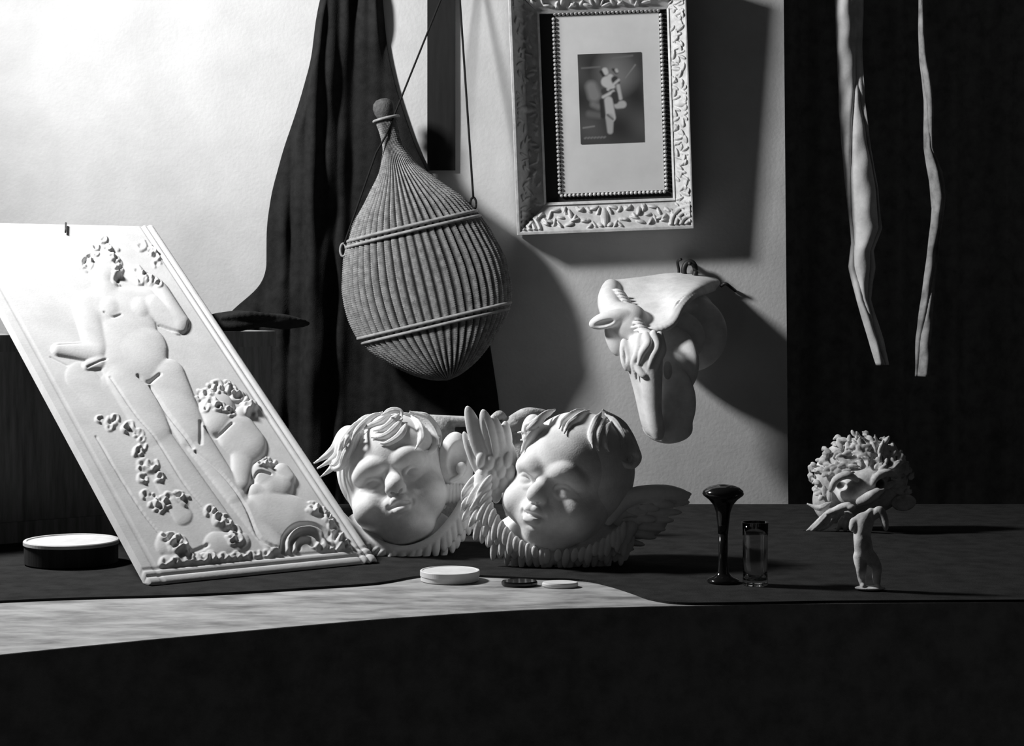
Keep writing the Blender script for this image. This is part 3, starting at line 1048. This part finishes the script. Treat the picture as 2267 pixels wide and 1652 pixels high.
S = Sculpt((1320, -1260, -120), (1550, -1055, 90), 1.9)
S.poly([P(1345, 1150, 30), P(1375, 1108, 26), P(1420, 1092, 18), P(1475, 1090, 8), P(1518, 1098, 0)], [10, 18, 16, 15, 10], 8)
S.ell(P(1410, 1150, -10), (70, 46, 24), 16)
for (bx, by, tx, ty, wd) in [(1420, 1098, 1526, 1094, 12), (1410, 1112, 1522, 1112, 12), (1400, 1130, 1505, 1134, 11), (1395, 1145, 1488, 1152, 10),
                             (1385, 1160, 1470, 1172, 10), (1375, 1175, 1450, 1190, 9), (1360, 1192, 1425, 1206, 8), (1345, 1205, 1402, 1216, 7)]:
    S.feather(P(bx, by, 12), P(tx, ty, 2), wd, 9, 1.2)
for (bx, by) in [(1385, 1112), (1412, 1102), (1440, 1100), (1400, 1128), (1428, 1120), (1460, 1112), (1390, 1150), (1420, 1145)]:
    S.feather(P(bx - 12, by, 20), P(bx + 30, by + 4, 18), 9, 8, 1.2)
V, Q = S.skin()
mk('wing', place(V, 1270, 1060, DR, CZ + 0.001), Q, M['plaster'], chr_, label='wing stretched out to the right')

# ---- rough plaster blocks behind the heads
S = Sculpt((920, -1200, -60), (1060, -900, 60), 2.5)
for k in range(9):
    S.ell(P(965 + 9 * (k % 4) - 8, 960 + 28 * k, rng.uniform(-10, 10)), (44 + 8 * rng.uniform(), 36, 30), 4, rotz(rng.uniform(-0.4, 0.4)))
S.cap(P(948, 932, 0), P(1035, 932, 0), 15, 13, 3)
S.plane_cut(P(980, 920, 0), (0.05, 1, 0.1))
V, Q = S.skin()
o = mk('plaster_block', place(V, 985, 1060, 4.72, CZ + 0.001), Q, M['rough_plaster'])
tag(o, 'rough plaster block with a flat top, rising between the two cherub heads', 'block')
S = Sculpt((1080, -1200, -60), (1240, -890, 70), 2.5)
S.ell(P(1160, 1060, 0), (52, 130, 34), 5)
S.poly([P(1085, 935, 10), P(1105, 918, 14), P(1118, 925, 10)], [8, 9, 4], 4)
S.poly([P(1130, 935, 10), P(1165, 918, 16), P(1205, 916, 6)], [12, 15, 9], 5)
S.poly([P(1100, 955, 10), P(1140, 940, 14), P(1190, 935, 6)], [14, 15, 10], 5)
V, Q = S.skin()
o = mk('plaster_fragment', place(V, 1160, 1060, 4.70, CZ + 0.001), Q, M['rough_plaster'])
tag(o, 'broken plaster fragment showing just above the larger cherub\'s raised wing', 'fragment')

# ------------------------------------------------------------------ animal head cast on the wall
DH = 5.745
S = Sculpt((1280, -1000, -186), (1660, -585, 190), 2.0)
topE = smooth_pts([P(1352, 630, -110), P(1430, 621, -135), P(1505, 612, -155), P(1565, 618, -168), P(1604, 626, -174)], 40)
lowE = smooth_pts([P(1416, 732, 66), P(1476, 715, 62), P(1502, 676, 36), P(1538, 650, -30), P(1594, 636, -160)], 40)
S.ell(P(1530, 740, -90), (44, 88, 100), 14, roty(rad(54)))
S.ell(P(1545, 715, -130), (58, 70, 54), 16)
for i in range(40):
    S.cap(topE[i], lowE[i], 9, 9, 5)
S.poly([P(1416, 736, 72), P(1478, 718, 66), P(1506, 679, 40), P(1542, 653, -26), P(1596, 639, -158)], [9, 9, 8, 7, 7], 1.5, n=26)
S.poly([P(1466, 708, 74), P(1492, 676, 48), P(1524, 653, -2), P(1560, 641, -80)], [2.2, 2.4, 2.4, 2], 1, n=20, op='s')
# crest of the poll
S.poly([P(1358, 634, -96), P(1350, 668, -30), P(1362, 705, 44)], [16, 22, 26], 12)
S.ell(P(1388, 715, 40), (46, 44, 46), 14)
for k in range(13):
    t = k / 12
    x, y = 1370 + 46 * t, 650 + 84 * t
    zb = -34 + 138 * t
    S.poly([P(x - 18, y - 4, zb - 6), P(x - 4, y - 7, zb + 10), P(x + 10, y - 2, zb + 8), P(x + 20, y + 6, zb - 2)], [2.5, 4.2, 4, 2], 1.0)
# ears
S.ell(P(1345, 706, 74), (46, 19, 16), 6, rotz(rad(16)))
S.ell(P(1330, 716, 88), (26, 8, 8), 3, rotz(rad(16)), op='s')
S.ell(P(1355, 748, 52), (17, 40, 14), 6, rotz(rad(16)))
S.ell(P(1378, 782, 104), (12, 36, 12), 4, rotz(rad(6)))
S.ell(P(1377, 786, 116), (4, 24, 5), 2, rotz(rad(6)), op='s')
# skull, long nose and jaw
S.poly([P(1425, 760, 120), P(1432, 830, 118), P(1438, 900, 112), P(1450, 955, 96)], [30, 22, 15, 13], 10)
S.poly([P(1408, 770, 90), P(1424, 860, 86), P(1440, 940, 80)], [30, 22, 20], 12)
S.ell(P(1500, 748, -24), (34, 60, 70), 14, roty(rad(54)))
S.ell(P(1472, 802, 14), (28, 86, 84), 10, roty(rad(55)))
S.ell(P(1473, 888, 42), (23, 88, 72), 8, roty(rad(55)))
S.ell(P(1474, 944, 44), (24, 34, 62), 8, roty(rad(55)))
S.ell(P(1470, 816, 98), (10, 20, 14), 3)
S.ell(P(1462, 955, 92), (7, 9, 8), 3, op='s')
# forelock
for pts in ([P(1420, 738, 142), P(1424, 756, 152), P(1412, 775, 150), P(1404, 800, 142)], [P(1436, 735, 144), P(1444, 760, 150), P(1434, 785, 150), P(1424, 815, 142)],
            [P(1450, 738, 134), P(1456, 770, 140), P(1446, 795, 142), P(1440, 822, 138)], [P(1408, 742, 132), P(1402, 775, 140), P(1394, 800, 134), P(1400, 832, 126)],
            [P(1398, 800, 134), P(1412, 822, 140), P(1424, 826, 140)]):
    S.poly(pts, [8, 8, 7, 3], 1.5)
V, Q = S.skin()
hr = W(1490, 980, DH)
horse = empty('animal_head_cast', (W(1520, 640, 5.99)), 'white plaster cast of an animal head and neck hung on the right of the wall', 'sculpture')
mk('head', place(V, 1470, 790, DH), Q, M['plaster'], horse)
pts = [W(1500, 622, 5.975), W(1503, 600, 5.975), W(1500, 580, 5.97), W(1508, 574, 5.955)]
V1 = tube(smooth_pts(pts, 20), 0.0045, 8)
aa = np.linspace(0, 2 * np.pi, 30)
loop = np.array([W(1527 + 13 * math.cos(t), 600 + 20 * math.sin(t), 5.96) for t in aa])
V2 = tube(loop, 0.009, 8)
V3 = tube([W(1527, 584, 5.93), W(1527, 582, 6.005)], 0.006, 8)
V, Fc = join([V1, V2, V3])
mk('hanging_loop', V, Fc, M['iron'], horse, label='dark iron hook and loop at the wall')
V, Fc = tube(smooth_pts([W(1596, 634, 5.97), W(1606, 628, 5.96), W(1618, 636, 5.97), W(1628, 644, 5.995)], 16), 0.005, 8)
mk('wire', V, Fc, M['iron'], horse, label='short dark wire end')

# ------------------------------------------------------------------ picture
roll = rad(2.2)
px2m = 5.90 / F
ex = np.array([math.cos(roll), 0, math.sin(roll)])
lean = rad(3.5)
ey0 = np.array([-math.sin(roll), 0, math.cos(roll)])
ey = ey0 * math.cos(lean) + np.array([0, -1, 0]) * math.sin(lean)
en = np.cross(ex, ey)
if en[1] > 0:
    en = -en
FW, FH = 391, 556
bl = W(1145, 521, 5.90)


def fp(x, y, z):
    return bl + px2m * (np.asarray(x)[..., None] * ex + np.asarray(y)[..., None] * ey + np.asarray(z)[..., None] * en)


pic = empty('framed_picture', W(1340, 521, 5.98), 'print of a standing couple in a deep ornate carved frame on the wall', 'picture')
zR, zI, zM = 0.0, -46.0, -56.0        # rim, inner foot of the moulding, mat
mw = {'l': 64, 'r': 37, 'b': 64, 't': 64}
rng3 = np.random.default_rng(11)


def moulding(side):
    """A mitred length of scooped moulding with carved leaves; returns a grid patch."""
    L = FW if side in 'bt' else FH
    wd = mw[side]
    ns, nw = (360, 60)
    s, q = np.meshgrid(np.linspace(0, 1, ns), np.linspace(0, 1, nw), indexing='ij')
    a = {'b': mw['l'], 't': mw['l'], 'l': mw['b'], 'r': mw['b']}[side]
    b = {'b': mw['r'], 't': mw['r'], 'l': mw['t'], 'r': mw['t']}[side]
    sx = s * (L - (a + b) * q) + a * q
    base = np.where(q < 0.10, zR, zR + (zI - zR) * np.clip((q - 0.10) / 0.90, 0, 1) ** 0.8)
    if side == 'l':
        base = np.where(q < 0.10, zR, zR + (zI - zR) * np.clip((q - 0.10) / 0.42, 0, 1))
    orn = np.zeros_like(base)
    half = L / 2
    m = np.abs(sx - half)
    wq = q * wd
    def leaf(c, cw, la_, lb, ang, hgt):
        nonlocal orn
        dx, dy = m - c, wq - cw
        u_ = dx * math.cos(ang) + dy * math.sin(ang)
        v_ = -dx * math.sin(ang) + dy * math.cos(ang)
        qv = (u_ / la_) ** 2 + (v_ / lb) ** 2
        orn = np.maximum(orn, hgt * np.sqrt(np.clip(1 - qv, 0, 1)))
    c = 0.0
    r4 = np.random.default_rng(5)
    leaf(0, wd * 0.5, 8, wd * 0.33, 0, 11)
    while c < half - 8:
        c += 11
        for _ in range(2):
            leaf(c + r4.uniform(-3, 3), wd * r4.uniform(0.22, 0.85), r4.uniform(7, 12), r4.uniform(2.5, 4.5), r4.uniform(-1.3, 1.3), r4.uniform(7, 12))
    for k in range(4):                        # corner shell
        rr = 14 + 11 * k
        dx, dy = m - (half - 4), wq - 4
        orn = np.maximum(orn, 10 * np.sqrt(np.clip(1 - ((np.hypot(dx, dy) - rr) / 4.2) ** 2, 0, 1)))
    orn *= np.clip((q - 0.14) / 0.05, 0, 1) * np.clip((0.93 - q) / 0.05, 0, 1)
    z = base + orn * (0.6 if side == 'l' else 1.0)
    if side == 'b': x, y = sx, wq
    if side == 't': x, y = sx, FH - wq
    if side == 'l': x, y = wq, sx
    if side == 'r': x, y = FW - wq, sx
    V = fp(x, y, z).reshape(-1, 3)
    Fq = grid_faces(ns, nw)
    # outer side wall back towards the wall
    ed = fp(x[:, 0], y[:, 0], np.full(ns, -64.0))
    nV_ = len(V)
    V = np.vstack([V, ed])
    i = np.arange(ns - 1)
    Fs = np.stack([i * nw, (i + 1) * nw, nV_ + i + 1, nV_ + i], 1)
    return V, np.vstack([Fq, Fs])


for sd in 'blrt':
    V, Fq = moulding(sd)
    mk('moulding', V, Fq, M['gilt'], pic)
# flat dark slip around the mat
x0, x1, y0, y1 = mw['l'], FW - mw['r'], mw['b'], FH - mw['t']
ix0, ix1, iy0, iy1 = 107, 331, 90, FH - 76
def ring(ax0, ax1, ay0, ay1, bx0, bx1, by0, by1, za, zb):
    q = [(ax0, ay0), (ax1, ay0), (ax1, ay1), (ax0, ay1)]
    r_ = [(bx0, by0), (bx1, by0), (bx1, by1), (bx0, by1)]
    V = [fp(np.array(a[0]), np.array(a[1]), np.array(za)) for a in q] + [fp(np.array(a[0]), np.array(a[1]), np.array(zb)) for a in r_]
    return np.array(V), [(k, (k + 1) % 4, 4 + (k + 1) % 4, 4 + k) for k in range(4)]
V, Fc = join([ring(x0, x1, y0, y1, x0, x1, y0, y1, zI, zI - 12), ring(x0, x1, y0, y1, ix0 - 2, ix1 + 2, iy0 - 2, iy1 + 2, zI - 10, zI - 14)])
mk('slip', V, Fc, M['frame_dark'], pic, smooth=False, label='dark flat slip inside the carved moulding')
V, Fc = join([ring(x0 - 1, x1 + 1, y0 - 1, y1 + 1, x0 + 4, x1 - 3, y0 + 5, y1 - 4, zI + 6, zI + 2)])
mk('fillet', V, Fc, M['gilt'], pic, smooth=False)
parts = []
ball, bf = lathe([(0.6, -4.2), (3.2, -2.8), (4.3, 0), (3.2, 2.8), (0.6, 4.2)], 8)
bx = []
for y in np.arange(iy0, iy1, 9.2):
    bx += [(ix0 - 8, y), (ix1 + 7, y)]
for x in np.arange(ix0 - 4, ix1 + 8, 9.2):
    bx += [(x, iy0 - 7), (x, iy1 + 7)]
for (x, y) in bx:
    parts.append((fp(ball[:, 0] + x, ball[:, 1] + y, ball[:, 2] + zI - 7), bf))
V, Fc = join(parts)
mk('beading', V, Fc, M['gilt'], pic, label='row of small beads around the mat')
V = fp(np.array([ix0 - 3, ix1 + 3, ix1 + 3, ix0 - 3]), np.array([iy0 - 3, iy0 - 3, iy1 + 3, iy1 + 3]), np.full(4, zM))
V = np.vstack([V, V - en * 0.004])
mk('mat', V, [(0, 1, 2, 3), (7, 6, 5, 4), (0, 4, 5, 1), (1, 5, 6, 2), (2, 6, 7, 3), (3, 7, 4, 0)], M['paper'], pic, smooth=False, label='pale paper mat')
# the print itself: a grid with the tones of the printed picture
na_, nb_ = 150, 210
U, Vv = np.meshgrid(np.linspace(0, 1, na_), np.linspace(0, 1, nb_))
tone = 0.045 + 0.03 * np.sin(U * 7 + Vv * 3) * np.sin(Vv * 9)
def t_cap(p0, p1, r0, r1, v, soft=0.032, blend=1.0):
    """Soft stroke; coordinates in print widths (x right, y down from the top, height 1.43)."""
    global tone
    x, y = U, (1 - Vv) * 1.43
    a, b = np.array(p0), np.array(p1)
    d = b - a
    t = np.clip(((x - a[0]) * d[0] + (y - a[1]) * d[1]) / (d @ d + 1e-9), 0, 1)
    q = np.hypot(x - a[0] - t * d[0], y - a[1] - t * d[1]) - (r0 + t * (r1 - r0))
    m_ = np.clip(0.5 - q / soft, 0, 1) * blend
    tone = tone * (1 - m_) + v * m_
t_cap((0.55, 0.28), (0.62, 0.38), 0.22, 0.22, 0.17, 0.3)
t_cap((0.2, 0.52), (0.24, 0.66), 0.09, 0.10, 0.20, 0.08)
t_cap((0.22, 0.8), (0.3, 0.84), 0.05, 0.05, 0.16, 0.06)
t_cap((0.15, 0.95), (0.3, 0.98), 0.05, 0.05, 0.11, 0.06)
t_cap((0.06, 0.22), (0.34, 0.21), 0.008, 0.008, 0.16)
t_cap((0.55, 0.08), (0.86, 0.05), 0.012, 0.012, 0.14, 0.03)
t_cap((0.9, 0.2), (0.74, 0.40), 0.012, 0.008, 0.20, 0.02)
t_cap((0.05, 1.17), (0.22, 1.15), 0.008, 0.008, 0.25)
t_cap((0.42, 0.27), (0.43, 0.30), 0.045, 0.045, 0.50)
t_cap((0.36, 0.29), (0.40, 0.36), 0.025, 0.02, 0.02)
t_cap((0.55, 0.26), (0.60, 0.30), 0.02, 0.03, 0.03)
t_cap((0.60, 0.27), (0.61, 0.29), 0.022, 0.022, 0.45)
t_cap((0.44, 0.45), (0.50, 0.50), 0.085, 0.08, 0.50)
t_cap((0.50, 0.38), (0.53, 0.42), 0.05, 0.05, 0.48)
t_cap((0.57, 0.42), (0.59, 0.46), 0.055, 0.06, 0.03)
t_cap((0.40, 0.60), (0.56, 0.62), 0.05, 0.05, 0.04)
t_cap((0.38, 0.69), (0.54, 0.61), 0.022, 0.026, 0.50)
t_cap((0.46, 0.57), (0.63, 0.43), 0.022, 0.02, 0.48)
t_cap((0.62, 0.52), (0.65, 0.72), 0.028, 0.03, 0.42)
t_cap((0.60, 0.83), (0.68, 0.82), 0.055, 0.06, 0.40)
t_cap((0.56, 0.66), (0.57, 0.76), 0.05, 0.05, 0.03)
t_cap((0.46, 0.75), (0.49, 1.02), 0.065, 0.075, 0.46)
t_cap((0.47, 1.02), (0.47, 1.24), 0.065, 0.045, 0.36)
t_cap((0.44, 0.98), (0.52, 1.05), 0.015, 0.012, 0.08)
t_cap((0.35, 0.75), (0.36, 1.0), 0.03, 0.03, 0.02)
for k in range(7):
    t_cap((0.07 + 0.05 * k, 1.335), (0.09 + 0.05 * k, 1.325), 0.010, 0.007, 0.22)
V = fp((150 + 142 * U), (196 + 200 * Vv), np.full_like(U, zM + 1.2)).reshape(-1, 3)
o = mk('print', V, grid_faces(nb_, na_), M['paper'], pic, label='dark printed picture of a standing couple')
me = o.data
ca = me.color_attributes.new('ink', 'FLOAT_COLOR', 'POINT')
c4 = np.ones((len(V), 4), np.float32)
c4[:, :3] = tone.reshape(-1, 1)
ca.data.foreach_set('color', c4.ravel())
mp = bpy.data.materials.new('printed_paper')
mp.use_nodes = True
at = mp.node_tree.nodes.new('ShaderNodeAttribute')
at.attribute_name = 'ink'
mp.node_tree.links.new(at.outputs['Color'], mp.node_tree.nodes['Principled BSDF'].inputs['Base Color'])
mp.node_tree.nodes['Principled BSDF'].inputs['Roughness'].default_value = 0.8
me.materials[0] = mp
# backing that stands the frame off the wall
q = fp(np.array([30, FW - 24, FW - 24, 30]), np.array([26, 26, FH - 30, FH - 30]), np.full(4, zM - 8.0))
bk = q.copy()
bk[:, 1] = WY - 0.001
V = np.vstack([q, bk])
mk('backing_box', V, [(0, 1, 2, 3), (7, 6, 5, 4), (0, 4, 5, 1), (1, 5, 6, 2), (2, 6, 7, 3), (3, 7, 4, 0)], M['dark_wood'], pic, smooth=False)

# ------------------------------------------------------------------ pale cloths hanging in front of the curtain
def hang_strip(rowsl, rowsr, d0, m, label, seed, amp):
    yy = np.linspace(rowsl[0][0], rowsl[-1][0], 170)
    a = np.interp(yy, [r[0] for r in rowsl], [r[1] for r in rowsl])
    b = np.interp(yy, [r[0] for r in rowsr], [r[1] for r in rowsr])
    n = 36
    u = np.linspace(0, 1, n)
    V = []
    for k, y in enumerate(yy):
        x = a[k] + (b[k] - a[k]) * u
        tw = 0.010 * y + seed
        uc = 0.42 + 0.30 * math.sin(y * 0.0075 + 2 * seed)
        ud = 0.60 + 0.32 * math.sin(y * 0.0052 - seed)
        deep = np.clip((y - 60) / 250, 0.15, 1)
        z = amp * (np.sin(np.pi * np.clip(u * 1.05, 0, 1)) * 0.8 + 0.28 * np.sin(2 * np.pi * 0.7 * u + tw) - deep * 0.55 * np.exp(-((u - uc) / 0.07) ** 2)
                   - deep * 0.45 * np.exp(-((u - ud) / 0.06) ** 2) + 0.12 * math.sin(y * 0.05 + seed) * np.sin(u * 7 + y * 0.03))
        V.append(np.stack([(x - 1133.5) * d0 / F, d0 + CAM[1] - z * 0.00140, np.full(n, CAM[2] - (y - HY) * d0 / F)], 1))
    o = mk('hanging_strip', np.vstack(V), grid_faces(len(yy), n), m)
    o.modifiers.new('thickness', 'SOLIDIFY').thickness = 0.004
    tag(o, label, 'cloth')
    return o


hang_strip([(-160, 1846), (41, 1850), (257, 1858), (437, 1876), (540, 1886), (592, 1879), (664, 1897), (766, 1927), (808, 1940)],
           [(-160, 1916), (41, 1912), (103, 1909), (226, 1915), (329, 1927), (411, 1943), (504, 1953), (555, 1934), (592, 1938), (664, 1929), (756, 1958), (808, 1968)],
           6.11, M['pale_cloth'], 'pale creased length of cloth hanging nearest the wall edge', 0.5, 22)
hang_strip([(-160, 2034), (46, 2035), (113, 2035), (221, 2048), (329, 2048), (401, 2059), (463, 2064), (494, 2061), (602, 2048), (746, 2028), (833, 2028)],
           [(-160, 2043), (46, 2044), (113, 2047), (221, 2064), (329, 2064), (381, 2087), (437, 2095), (509, 2084), (617, 2071), (761, 2061), (833, 2056)],
           6.11, M['grey_cloth'], 'thin twisted pale cloth hanging at the far right of the curtain', 2.1, 20)

# ------------------------------------------------------------------ leafy mask, medallion, figurine on the right
DMk = 4.80
S = Sculpt((1750, -1230, -60), (2060, -940, 110), 1.9)
S.ell(P(1910, 1058, -20), (104, 88, 46), 8)
S.ell(P(1850, 1110, -20), (48, 52, 34), 14)
S.ell(P(1905, 1075, 24), (58, 40, 40), 14, rotz(rad(24)))
rm = np.random.default_rng(21)
D = draper(S.skin()[0])
cnt = 0
while cnt < 190:
    a0 = rm.uniform(-0.45, math.pi + 0.5)
    rr = rm.uniform(0.30, 1.02)
    x = 1908 + 108 * rr * math.cos(a0)
    y = 1058 - 90 * rr * math.sin(a0)
    if abs(x - 1857) < 24 and abs(y - 1072) < 20 or abs(x - 1940) < 24 and abs(y - 1064) < 18:
        continue
    a1 = a0 + rm.uniform(-1.0, 1.0)
    ln = rm.uniform(14, 26) * (1 if rr < 0.85 else 0.7)
    pts = [(x, y), (x + 0.5 * ln * math.cos(a1), y - 0.5 * ln * math.sin(a1)), (x + ln * math.cos(a1 + 0.6), y - ln * math.sin(a1 + 0.6))]
    q = np.array(D(pts, rm.uniform(1, 7)))
    q[1:, 2] = np.maximum(q[1:, 2], q[0, 2] - 10)
    if cnt % 2:
        tress(S, q, [5, rm.uniform(6, 9), 1.5], 3, 1)
    else:
        S.feather(q[0], q[2] + (0, 0, 3), rm.uniform(4.5, 7), 4.0, 0.6, rm.uniform(-0.7, 0.7))
    cnt += 1
# heavy brows, cheeks, nose and moustache
S.poly([P(1832, 1080, 44), P(1842, 1056, 56), P(1866, 1046, 60), P(1886, 1056, 58)], [6, 8, 8, 5], 3)
S.poly([P(1920, 1066, 60), P(1932, 1048, 60), P(1956, 1042, 52), P(1976, 1052, 40)], [6, 8, 8, 5], 3)
S.ell(P(1857, 1073, 46), (11, 9, 40), 2, op='s')
S.ell(P(1938, 1066, 46), (11, 10, 26), 2, op='s')
S.poly([P(1890, 1105, 62), P(1912, 1092, 72), P(1942, 1076, 62)], [7, 11, 6], 4)
S.poly([P(1868, 1112, 60), P(1850, 1118, 54), P(1825, 1132, 40)], [7, 7, 4], 3)
S.ell(P(1873, 1116, 62), (10, 7, 9), 2)
# beard locks
for pts in ([P(1846, 1116, 42), P(1824, 1138, 36), P(1806, 1160, 26), P(1784, 1182, 12)], [P(1834, 1108, 36), P(1812, 1122, 28), P(1784, 1114, 16)],
            [P(1852, 1122, 46), P(1838, 1142, 38), P(1826, 1160, 28), P(1800, 1178, 16)], [P(1862, 1128, 44), P(1876, 1138, 46), P(1884, 1148, 40)],
            [P(1866, 1136, 42), P(1856, 1154, 36), P(1846, 1182, 20)], [P(1870, 1138, 42), P(1866, 1158, 36), P(1868, 1182, 22)], [P(1840, 1128, 40), P(1816, 1146, 28), P(1776, 1182, 12)],
            [P(1950, 1076, 46), P(1964, 1068, 42), P(1982, 1064, 30)], [P(1980, 1052, 22), P(1992, 1040, 20), P(2006, 1044, 8)], [P(1966, 1040, 34), P(1984, 1024, 26), P(2000, 1022, 14)]):
    tress(S, pts, [7, 9, 8, 2] if len(pts) == 4 else [7, 8, 2], 3, 1)
S.ell(P(1857, 1073, 52), (10, 9, 60), 1.5, op='s')
S.ell(P(1938, 1066, 52), (11, 10, 60), 1.5, op='s')
V, Q = S.skin()
Vw = place(V, 1905, 1060, DMk, CZ + 0.001)
mask = empty('grotesque_mask', (Vw[:, 0].mean(), Vw[:, 1].mean(), CZ), 'small grotesque leafy mask with hollow eyes propped on the table before the dark curtain', 'mask')
mk('face', Vw, Q, M['plaster_grey'], mask)

ax3 = np.stack([np.array([1, 0, 0.12]), np.array([-0.12, 0, 1]), np.array([0, -1.0, 0])], 1)
pr = [(2, -20), (14, -20), (26, -12), (27, 0), (25, 5), (20, 6), (16, 3), (9, 5), (1, 6)]
V, Fc = lathe(pr, 48, (0, 0, 0), None)
V = V * np.array([1, 0.68, 1])
c = W(2001, 1113, 4.79)
V = c + 0.00114 * (V @ ax3.T)
mk('ear_disc', V, Fc, M['plaster_grey'], mask, label='pale oval disc at the side of the mask')

S = Sculpt((1870, -1345, -60), (1990, -1130, 60), 1.3)
S.ell(P(1912, 1182, 0), (24, 18, 15), 5, rotz(rad(16)))
S.poly([P(1914, 1185, 0), P(1908, 1212, 3), P(1910, 1235, 4), P(1914, 1258, 0)], [18, 16, 17, 18], 6)
S.ell(P(1908, 1228, 12), (14, 14, 10), 6)
S.poly([P(1934, 1172, 0), P(1947, 1160, 4), P(1956, 1178, 10), P(1958, 1198, 16)], [9, 9, 7, 5], 4)
S.poly([P(1892, 1185, 0), P(1886, 1200, 6)], [10, 6], 4)
S.cap(P(1920, 1170, 0), P(1928, 1162, 0), 9, 8, 4)
S.poly([P(1904, 1262, 0), P(1906, 1288, 4), P(1908, 1306, -3), P(1910, 1322, 0)], [15, 10, 8, 6], 4)
S.poly([P(1926, 1262, 0), P(1940, 1285, 4), P(1941, 1305, -3), P(1942, 1322, 0)], [15, 10, 8, 6], 4)
S.poly([P(1910, 1324, 0), P(1908, 1326, 14)], [6, 4], 2)
S.poly([P(1942, 1324, 0), P(1943, 1326, 14)], [6, 4], 2)
S.ell(P(1926, 1331, 2), (34, 5, 22), 2)
V, Q = S.skin()
Vw = place(V, 1922, 1330, 3.84)
Vw[:, 2] += CZ + 0.0005 - Vw[:, 2].min()
o = mk('figurine', Vw, Q, M['plaster_grey'])
tag(o, 'little broken headless figurine standing below the grotesque mask', 'figurine')

# ------------------------------------------------------------------ small things on the table
def round_box(px, py_bottom_axis, rpx, hpx, d, label, cat, base_z, mb, ml, name, seam=0.55):
    c = W(px, 640, d)
    s = d / F
    r, h = rpx * s, hpx * s
    root = empty(name, (c[0], c[1], base_z), label, cat)
    V, Fc = lathe([(r * 0.95, 0), (r * 0.98, h * 0.06), (r * 0.98, h * seam)], 72, (c[0], c[1], base_z))
    mk('body', V, Fc, mb, root, smooth=False)
    V, Fc = lathe([(r, h * (seam - 0.05)), (r, h * 0.96), (r * 0.985, h), (r * 0.93, h), (r * 0.92, h * 0.95), (r * 0.4, h * 0.96), (0.001, h * 0.96)], 72, (c[0], c[1], base_z))
    mk('lid', V, Fc, ml, root, smooth=False, label='pale lid')
    return root


round_box(996, 0, 66, 23, 4.0, 'low round pale box with a lid standing on the bare wood before the cherubs', 'box', TZ + 0.0005, M['white_enamel'], M['white_enamel'], 'round_box')
round_box(158, 0, 104, 52, 4.22, 'white-topped round box half hidden behind the left edge of the plaque', 'box', CZ + 0.0005, M['dark_wood'], M['white_enamel'], 'round_box', 0.88)


def disc(px, py, rx, ry, th, m, name, label, cat, z0):
    c = on_table(px, py, z0)
    s = (c[1] - CAM[1]) / F
    V, Fc = lathe([(rx * s * 0.94, 0), (rx * s, th * 0.3), (rx * s, th * 0.7), (rx * s * 0.95, th), (rx * s * 0.2, th)], 56)
    V = V * np.array([1, ry, 1]) + c + np.array([0, 0, 0.0005])
    o = mk(name, V, Fc, m, smooth=False)
    return tag(o, label, cat)


disc(1150, 1297, 40, 0.8, 0.010, M['black_polish'], 'dark_disc', 'small flat dark disc on the wood between the round box and the pale disc', 'disc', TZ)
disc(1240, 1300, 40, 0.7, 0.010, M['white_enamel'], 'pale_disc', 'thin pale disc lying on the table front below the larger cherub', 'disc', TZ)

# dark mushroom-topped stand
c = on_table(1601, 1290, CZ + 0.0006)
s = (c[1] - CAM[1]) / F
st = empty('mushroom_stand', c, 'dark polished mushroom-shaped knob on a stem right of the winged cherub', 'ornament')
V, Fc = lathe([(34, 0), (36, 3), (34, 8), (20, 14), (12, 24), (10, 60), (11, 110)], 48)
mk('base', c + V * s, Fc, M['black_polish'], st)
V, Fc = lathe([(11, 108), (13, 130), (16, 155), (22, 172), (32, 184), (44, 193), (46, 197), (44, 203), (36, 210), (22, 215), (6, 217), (0.5, 217)], 64)
mk('knob', c + V * s, Fc, M['black_polish'], st)

# faint glass beside it
c = on_table(1672, 1296, CZ)
s = (c[1] - CAM[1]) / F
V, Fc = lathe([(26, 0.5), (28, 2), (28, 6), (27, 30), (28, 110), (30, 140), (28.5, 140), (26.5, 110), (25, 34), (20, 12), (0.5, 10)], 56)
o = mk('glass_tumbler', c + V * s, Fc, M['glass'], origin=c)
tag(o, 'faint clear glass tumbler in the shadow right of the mushroom knob', 'glass')
